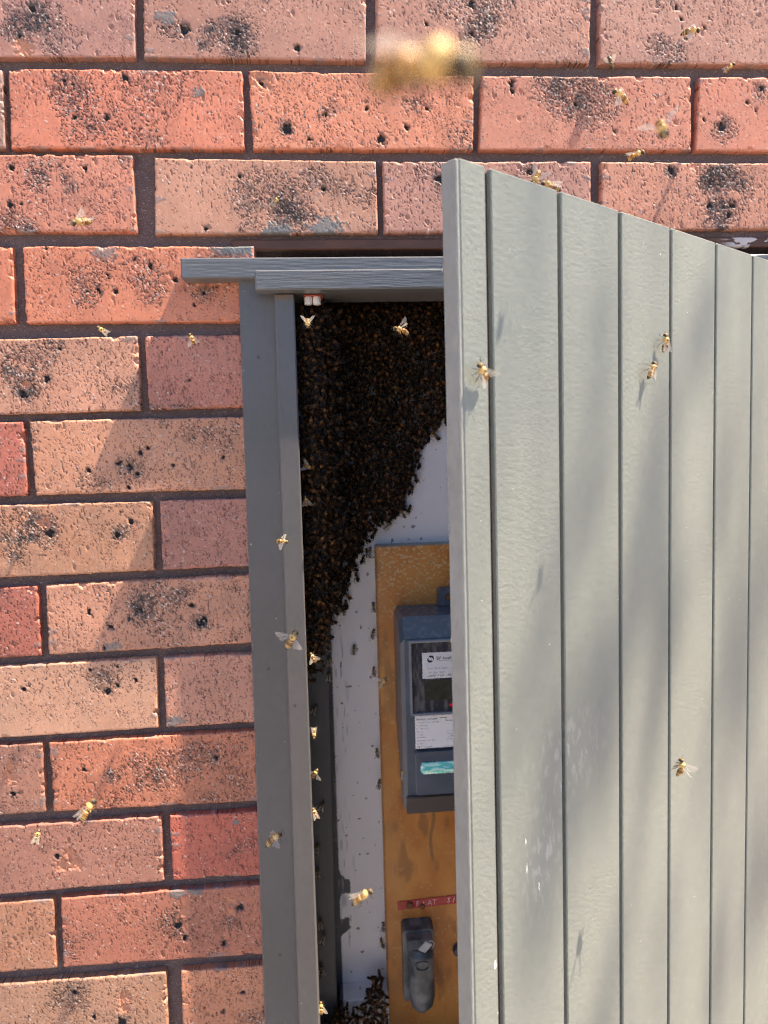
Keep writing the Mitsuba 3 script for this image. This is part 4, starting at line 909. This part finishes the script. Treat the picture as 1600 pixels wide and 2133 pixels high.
# ------------------------------------------------------------------ bees
ST = np.array([  # x, centre z, half width, half height, in mm from the sting to the forehead
    (-7.3, -1.15, 0.06, 0.06), (-6.9, -1.05, 0.62, 0.55), (-6.0, -0.85, 1.32, 1.2), (-4.8, -0.55, 1.88, 1.75), (-3.5, -0.3, 2.12, 2.0), (-2.2, -0.15, 2.08, 1.95), (-1.2, -0.05, 1.65, 1.55),
    (-0.6, 0.0, 0.85, 0.85), (-0.3, 0.02, 0.72, 0.75), (0.15, 0.1, 1.35, 1.35), (0.9, 0.2, 1.98, 1.95), (1.9, 0.25, 2.1, 2.05), (2.9, 0.15, 1.62, 1.6), (3.4, 0.02, 0.8, 0.8), (3.6, -0.05, 0.72, 0.75),
    (3.95, -0.25, 1.5, 1.5), (4.6, -0.4, 1.9, 1.75), (5.3, -0.5, 1.6, 1.6), (5.8, -0.6, 0.9, 1.1), (6.05, -0.65, 0.08, 0.08)])


def bee_body(nx, seg, droop=0.0):
    """The body as one closed surface from sting to forehead."""
    from scipy.interpolate import PchipInterpolator
    t = np.interp(np.linspace(0, 1, nx), np.linspace(0, 1, len(ST)), ST[:, 0])
    c = PchipInterpolator(ST[:, 0], ST[:, 1:])(t)
    belly = (t > -6.6) & (t < -0.9)
    ring = np.where(belly, 1 + 0.045 * (((t + 6.6) / 1.0) % 1.0 - 0.5), 1.0)
    cz = c[:, 0] - droop * np.clip(-t - 0.4, 0, 9) ** 1.5 * 0.08
    a = np.linspace(0, 2 * np.pi, seg, endpoint=False)
    V = np.stack([np.repeat(t[:, None], seg, 1), c[:, 1:2] * ring[:, None] * np.cos(a), cz[:, None] + c[:, 2:3] * ring[:, None] * np.sin(a)], -1).reshape(-1, 3)
    F = []
    for i in range(nx - 1):
        for j in range(seg):
            k = (j + 1) % seg
            p, q, r, s = i * seg + j, i * seg + k, (i + 1) * seg + k, (i + 1) * seg + j
            F += [(p, r, q), (p, s, r)]
    V = np.vstack([V, [t[0] - 0.02, 0, cz[0]], [t[-1] + 0.02, 0, cz[-1]]])
    for j in range(seg):
        k = (j + 1) % seg
        F += [(len(V) - 2, j, k), (len(V) - 1, (nx - 1) * seg + k, (nx - 1) * seg + j)]
    m = trimesh.Trimesh(V, F, process=False)
    if m.volume < 0:
        m.invert()
    return m


def legs(pose):
    """Joints of the six legs and two antennae (mm)."""
    out = []
    for s in (1, -1):
        if pose == "fly":
            out += [([(2.4, s * 1.1, -1.2), (3.4, s * 1.9, -2.0), (2.9, s * 1.7, -3.4), (3.4, s * 1.5, -4.2)], .22, .1),
                    ([(1.5, s * 1.2, -1.4), (1.5, s * 2.4, -2.6), (0.4, s * 2.2, -4.0), (-0.6, s * 2.0, -4.8)], .24, .1),
                    ([(0.6, s * 1.2, -1.4), (-0.6, s * 2.1, -2.8), (-2.0, s * 1.9, -4.6), (-3.2, s * 1.7, -6.0)], .3, .13)]
        else:
            out += [([(2.5, s * 1.1, -1.1), (3.8, s * 2.6, -1.2), (4.6, s * 3.2, -2.7), (5.6, s * 3.4, -3.0)], .22, .1),
                    ([(1.5, s * 1.3, -1.3), (1.7, s * 3.4, -1.1), (1.5, s * 4.6, -2.8), (1.2, s * 5.4, -3.0)], .24, .1),
                    ([(0.6, s * 1.3, -1.3), (-0.8, s * 3.2, -0.9), (-2.4, s * 4.0, -2.7), (-3.6, s * 4.4, -3.0)], .3, .13)]
        out.append(([(5.6, s * 0.5, -0.3), (6.6, s * 1.1, 0.2), (7.9, s * 1.9, -0.5)], .12, .08))
    return out


def bee_colours(V, warm, N=0):
    """Vertex colours from the bee's own anatomy: banded abdomen, furry thorax, dark eyes and legs."""
    x, yy, zz = V[:, 0], V[:, 1], V[:, 2]
    rng = np.random.default_rng(5 + N)
    pale, gold, dark = np.array([0.72, 0.52, 0.26]), np.array([0.74, 0.33, 0.055]), np.array([0.03, 0.02, 0.013])
    C = np.tile(dark, (len(V), 1))
    s = (x + 6.6) / 1.0
    t, i = s % 1.0, np.floor(s)
    ab = x < -0.55
    band = np.where((t < 0.26)[:, None], pale, np.where((t < 0.62)[:, None], gold * np.clip((i / 5.0 + 0.25 * warm), 0, 1)[:, None] + dark * (1 - np.clip((i / 5.0 + 0.25 * warm), 0, 1))[:, None], dark))
    band = np.where((x < -6.1)[:, None], dark, band)
    C = np.where(ab[:, None], band, C)
    th = (x >= -0.55) & (x < 3.5)
    furry = np.array([0.64, 0.41, 0.15])
    C = np.where(th[:, None], furry * (0.8 + 0.4 * rng.random((len(V), 1))), C)
    bald = th & (np.hypot(x - 1.4, yy) < 0.75) & (zz > 1.2)
    C = np.where(bald[:, None], dark * 2, C)
    head = x >= 3.5
    C = np.where(head[:, None], np.array([0.22, 0.15, 0.065]), C)
    C = np.where((head & (np.abs(yy) > 1.0))[:, None], np.array([0.02, 0.014, 0.01]), C)
    R = np.interp(x, ST[:, 0], ST[:, 2])
    limb = (np.hypot(yy, zz - np.interp(x, ST[:, 0], ST[:, 1])) > R * 1.22 + 0.12) | (x > 6.1)
    return np.where(limb[:, None], np.array([0.045, 0.028, 0.016]), C)


def wing_outline(length, width, n=18):
    t = np.linspace(0, 1, n)
    lead = np.stack([length * t, 0.12 * width * np.sin(np.pi * t)], -1)
    trail = np.stack([length * t[::-1], -width * np.sin(np.pi * t[::-1] ** 1.7) ** 0.8 * (0.35 + 0.65 * t[::-1])], -1)
    return Polygon(np.vstack([lead, trail[1:-1]])).buffer(0.12)


def wing(length, width, root, sweep, lift, s, twist=0.0):
    """A thin cambered wing: sweep degrees back from straight out, lift degrees up; s is the side."""
    v, f = trimesh.creation.triangulate_polygon(wing_outline(length, width), engine="earcut")
    m = trimesh.Trimesh(np.column_stack([v, np.zeros(len(v))]), f, process=False).subdivide()
    w = np.array(m.vertices)
    w[:, 2] = 0.25 * np.sin(np.pi * np.clip(w[:, 0] / length, 0, 1)) + 0.05 * np.sin(w[:, 1] * 5)
    uv = w[:, :2] * 1e-3
    a, b = np.radians(sweep), np.radians(lift)
    out = np.array([-np.sin(a) * np.cos(b), np.cos(a) * np.cos(b), np.sin(b)])
    fore = np.array([np.cos(a), np.sin(a), 0.0])
    up = np.cross(fore, out)
    w = w[:, :1] * out + w[:, 1:2] * fore + w[:, 2:] * -up
    w = w * [1, s, 1] + np.array(root) * [1, s, 1]
    return (w * 1e-3, np.array(m.faces)), uv


WINGS = {"fly": [(9.0, 3.0, (2.0, 1.6, 1.3), 18, 22), (6.2, 2.2, (1.1, 1.6, 1.1), 40, 16)],
         "fly_low": [(9.0, 3.0, (2.0, 1.6, 1.3), 6, -18), (6.2, 2.2, (1.1, 1.6, 1.1), 28, -22)],
         "fly_high": [(9.0, 3.0, (2.0, 1.6, 1.3), 30, 52), (6.2, 2.2, (1.1, 1.6, 1.1), 52, 44)],
         "half": [(9.0, 3.0, (2.0, 1.6, 1.3), 52, 20), (6.2, 2.2, (1.1, 1.6, 1.1), 66, 12)],
         "rest": [(9.0, 3.0, (2.0, 1.3, 1.5), 76, 9), (6.2, 2.2, (1.1, 1.2, 1.3), 80, 5)]}
body_ply, wing_ply = {}, {}
for pose in WINGS:
    for warm in (0, 1, 2, 3):
        b = bee_body(70, 26, 1.0 if "fly" in pose else 0.3)
        man = m3.Manifold(m3.Mesh(np.asarray(b.vertices, np.float32), np.asarray(b.faces, np.uint32)))
        man = m3.Manifold.batch_boolean([man] + [tube(p, r0, r1, 7) for p, r0, r1 in legs("fly" if "fly" in pose else "stand")], m3.OpType.Add)
        m = tri(man)
        v = np.array(m.vertices)
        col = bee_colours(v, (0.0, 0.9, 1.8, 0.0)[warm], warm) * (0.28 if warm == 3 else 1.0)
        fur = (v[:, 0] > -0.5) & (v[:, 0] < 3.4) & (np.hypot(v[:, 1], v[:, 2]) > 0.9) & (col[:, 0] > (0.08 if warm == 3 else 0.2))
        rg = np.random.default_rng(3)
        v[fur] += rg.normal(0, 0.07, (fur.sum(), 3))
        body_ply[pose, warm] = ply((v * 1e-3, np.array(m.faces)), "bee_coat", True, color=col)
    for s in (1, -1):
        for k, (ln, wd, root, sw, lf) in enumerate(WINGS[pose]):
            mesh, uv = wing(ln, wd, root, sw, lf, s)
            wing_ply[pose, s, k] = ply(mesh, "bee_wing", True, uv=uv)


def mat(m):
    return T(np.asarray(m).tolist())


rnd = random.Random(11)
for k, (p, f, up, pose, label) in enumerate(BEES):
    away = "out of the picture" in label
    key = thing("honey_bee", label, "bee", "single bees flying and crawling around the cabinet")
    M = mat(frame(p, f, up) @ np.diag([*[rnd.uniform(0.97, 1.05)] * 3, 1]))
    if pose == "fly":
        pose = ("fly", "fly_low", "fly_high")[k % 3] if "sharp" not in label and "spread" not in label else "fly"
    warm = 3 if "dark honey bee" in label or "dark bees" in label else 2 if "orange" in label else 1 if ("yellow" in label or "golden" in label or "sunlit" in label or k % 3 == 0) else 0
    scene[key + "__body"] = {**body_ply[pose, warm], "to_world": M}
    for s in (1, -1):
        for w in (0, 1):
            part(key, "wing", {**wing_ply[pose, s, w], "to_world": M}, None)


# the swarm: bees packed over each other, heads mostly up
def swarm_bee(nx, seg, seed, wings=True):
    """A bee of the swarm, small in the picture: body, legs and folded wings in one mesh."""
    rg = np.random.default_rng(seed)
    b = bee_body(nx, seg, 0.4)
    meshes, cols = [b], [bee_colours(np.array(b.vertices), rg.uniform(0.2, 1.6), seed)]
    for pth, r0, r1 in legs("stand")[:8 if nx > 14 else 0]:
        pth = np.array(pth)[[0, 1, -1]]
        for a, c in zip(pth[:-1], pth[1:]):
            d = (c - a) / np.linalg.norm(c - a)
            e = np.cross(d, [0.3, 0.2, 1.0])
            e /= np.linalg.norm(e)
            g = np.cross(d, e)
            r = 0.2
            pts = [a + r * e, a - r * e * 0.5 + r * g, a - r * e * 0.5 - r * g, c]
            m = trimesh.Trimesh(pts, [(0, 1, 3), (1, 2, 3), (2, 0, 3)], process=False)
            meshes.append(m)
            cols.append(np.tile([0.045, 0.028, 0.016], (4, 1)))
    if wings:
        spread = rg.uniform(62, 84)
        for s in (1, -1):
            a = np.radians(spread)
            root = np.array([2.0, 1.2 * s, 1.7])
            out, fore = np.array([-np.sin(a), np.cos(a) * s, 0.06]), np.array([np.cos(a), np.sin(a) * s, 0.02 * s])
            pts = [root, root + out * 5 + fore * 0.3, root + out * 8.8, root + out * 8.0 - fore * 0.6, root + out * 4 - fore * 1.0]
            meshes.append(trimesh.Trimesh(pts, [(0, 1, 4), (1, 3, 4), (1, 2, 3)], process=False))
            cols.append(np.tile([0.11, 0.07, 0.045], (5, 1)))
    m = trimesh.util.concatenate(meshes)
    return np.array(m.vertices) * 1e-3, np.array(m.faces), np.vstack(cols)


variants = [swarm_bee(26, 12, s) for s in range(6)]
coarse = [swarm_bee(11, 7, s) for s in range(20, 24)]
SWARM_TONE = np.array([0.14, 0.096, 0.07])  # old worn bees, darker than the foragers
scene["swarm_coat"] = {"type": "twosided", "bsdf": {"type": "principled", "base_color": VC, "roughness": 0.6, "specular": 0.22}}
TONES = (0.55, 0.75, 0.9, 1.1, 1.5, 2.1)
variants, coarse = ([(v, f, c * SWARM_TONE * TONES[k]) for k, (v, f, c) in enumerate(group)] for group in (variants, coarse))
variant_ply = [ply((v, f), "swarm_coat", True, color=c) for v, f, c in variants]
rng = np.random.default_rng(77)


def scatter(poly, gap, rg, stray=False):
    """Points of the outline no closer than gap."""
    P, wide, out, cells = Polygon(poly), Polygon(poly).buffer(0.009), [], {}
    a, b, c, d = wide.bounds
    for _ in range(int(9 * P.area / gap**2)):
        q = np.array([rg.uniform(a, c), rg.uniform(b, d)])
        i, j = int(q[0] // gap), int(q[1] // gap)
        if any(np.hypot(*(q - o)) < gap for u in (-1, 0, 1) for w in (-1, 0, 1) for o in cells.get((i + u, j + w), ())) or not (P.contains(Point(q)) or (stray and rg.random() < 0.12 and wide.contains(Point(q)))):
            continue
        cells.setdefault((i, j), []).append(q)
        out.append((q[0], q[1], P.exterior.distance(Point(q)) if P.contains(Point(q)) else 0.0))
    return out


def bee_matrix(p, heading, pitch, roll, size):
    f = np.array([math.cos(heading) * math.cos(pitch), -math.sin(pitch), math.sin(heading) * math.cos(pitch)])
    up = np.array([math.sin(roll) * -math.sin(heading), -math.cos(roll), math.sin(roll) * math.cos(heading)])
    return frame(p, f, up) @ np.diag([size, size, size, 1])


singles, mass = [], []


def cluster(poly, surface, layers, ragged=True):
    for gap, sink, top in layers:
        for x, z, d in scatter(poly, gap, rng, top and ragged):
            M = bee_matrix((x, surface(x, z, d) + sink + rng.uniform(-0.002, 0.002), z), math.pi / 2 + rng.normal(0, 0.85), rng.normal(0, 0.45), rng.normal(0, 0.5), rng.uniform(0.92, 1.06))
            (singles if top else mass).append((M, int(rng.integers(6))))


lumpy = lambda x, z: 0.012 * (meshkit.fbm(np.array([[x * 28, z * 28, 0.0]]), 2, 3)[0] - 0.5)  # noqa: E731
back_y = lambda x, z, d: 0.121 - min(d * 0.9, 0.022) + lumpy(x, z)  # noqa: E731
side_y = lambda x, z, d: 0.010 - min(d * 1.5, 0.03) * (0.4 + 0.6 * min(1, max(0, (z + 0.75) / 0.4))) + lumpy(x, z)  # noqa: E731
floor_y = lambda x, z, d: 0.115 - 1.1 * max(0, -1.12 - z) + lumpy(x, z)  # noqa: E731
cluster(SWARM_BACK, back_y, ((0.0056, 0.0, True), (0.0066, 0.007, False), (0.0066, 0.013, False)))
cluster(SWARM_SIDE, side_y, ((0.0066, 0.0, True), (0.006, 0.007, False), (0.0066, 0.014, False)))
floor_from = len(singles)
cluster(SWARM_FLOOR, floor_y, ((0.0058, 0.0, True), (0.0062, 0.008, False), (0.0062, 0.016, False)), False)
floor_bees = singles[floor_from:]
top = singles[:floor_from]
# the nearest of the swarm stand for themselves, the others are one mass
order = sorted(range(len(top)), key=lambda i: top[i][0][1, 3])
ROOM = 296 - len(BEES) - len(floor_bees)
chosen = set(order[:ROOM])
for i, (M, v) in enumerate(top):
    if i not in chosen:
        mass.append((M, v))
for M, v in [top[i] for i in order[:ROOM]]:
    key = thing("honey_bee", "honey bee packed into the front of the dark swarm behind the inner stile", "bee", "bees at the front of the swarm")
    scene[key] = {**variant_ply[v], "to_world": mat(M)}
for M, v in floor_bees:
    key = thing("honey_bee", "dark honey bee in the pile on the floor of the cabinet", "bee", "bees piled on the cabinet floor")
    scene[key] = {**variant_ply[v], "to_world": mat(M)}
vs, fs, cs, at = [], [], [], 0
for n, (M, v) in enumerate(mass):
    src = variants[v] if n >= len(mass) - (len(top) - len(chosen)) else coarse[v % 4]
    vs.append(src[0] @ M[:3, :3].T + M[:3, 3])
    fs.append(src[1] + at)
    cs.append(src[2] * rng.uniform(0.7, 1.15))
    at += len(src[0])
labels["bee_swarm"] = {"label": "dense dark swarm of honey bees hanging over the back of the open cabinet", "category": "swarm", "kind": "stuff"}
scene["bee_swarm"] = ply((np.vstack(vs), np.vstack(fs)), "swarm_coat", True, color=np.vstack(cs))
print("bees", len(BEES), "front", len(chosen), "floor", len(floor_bees), "mass", len(mass))
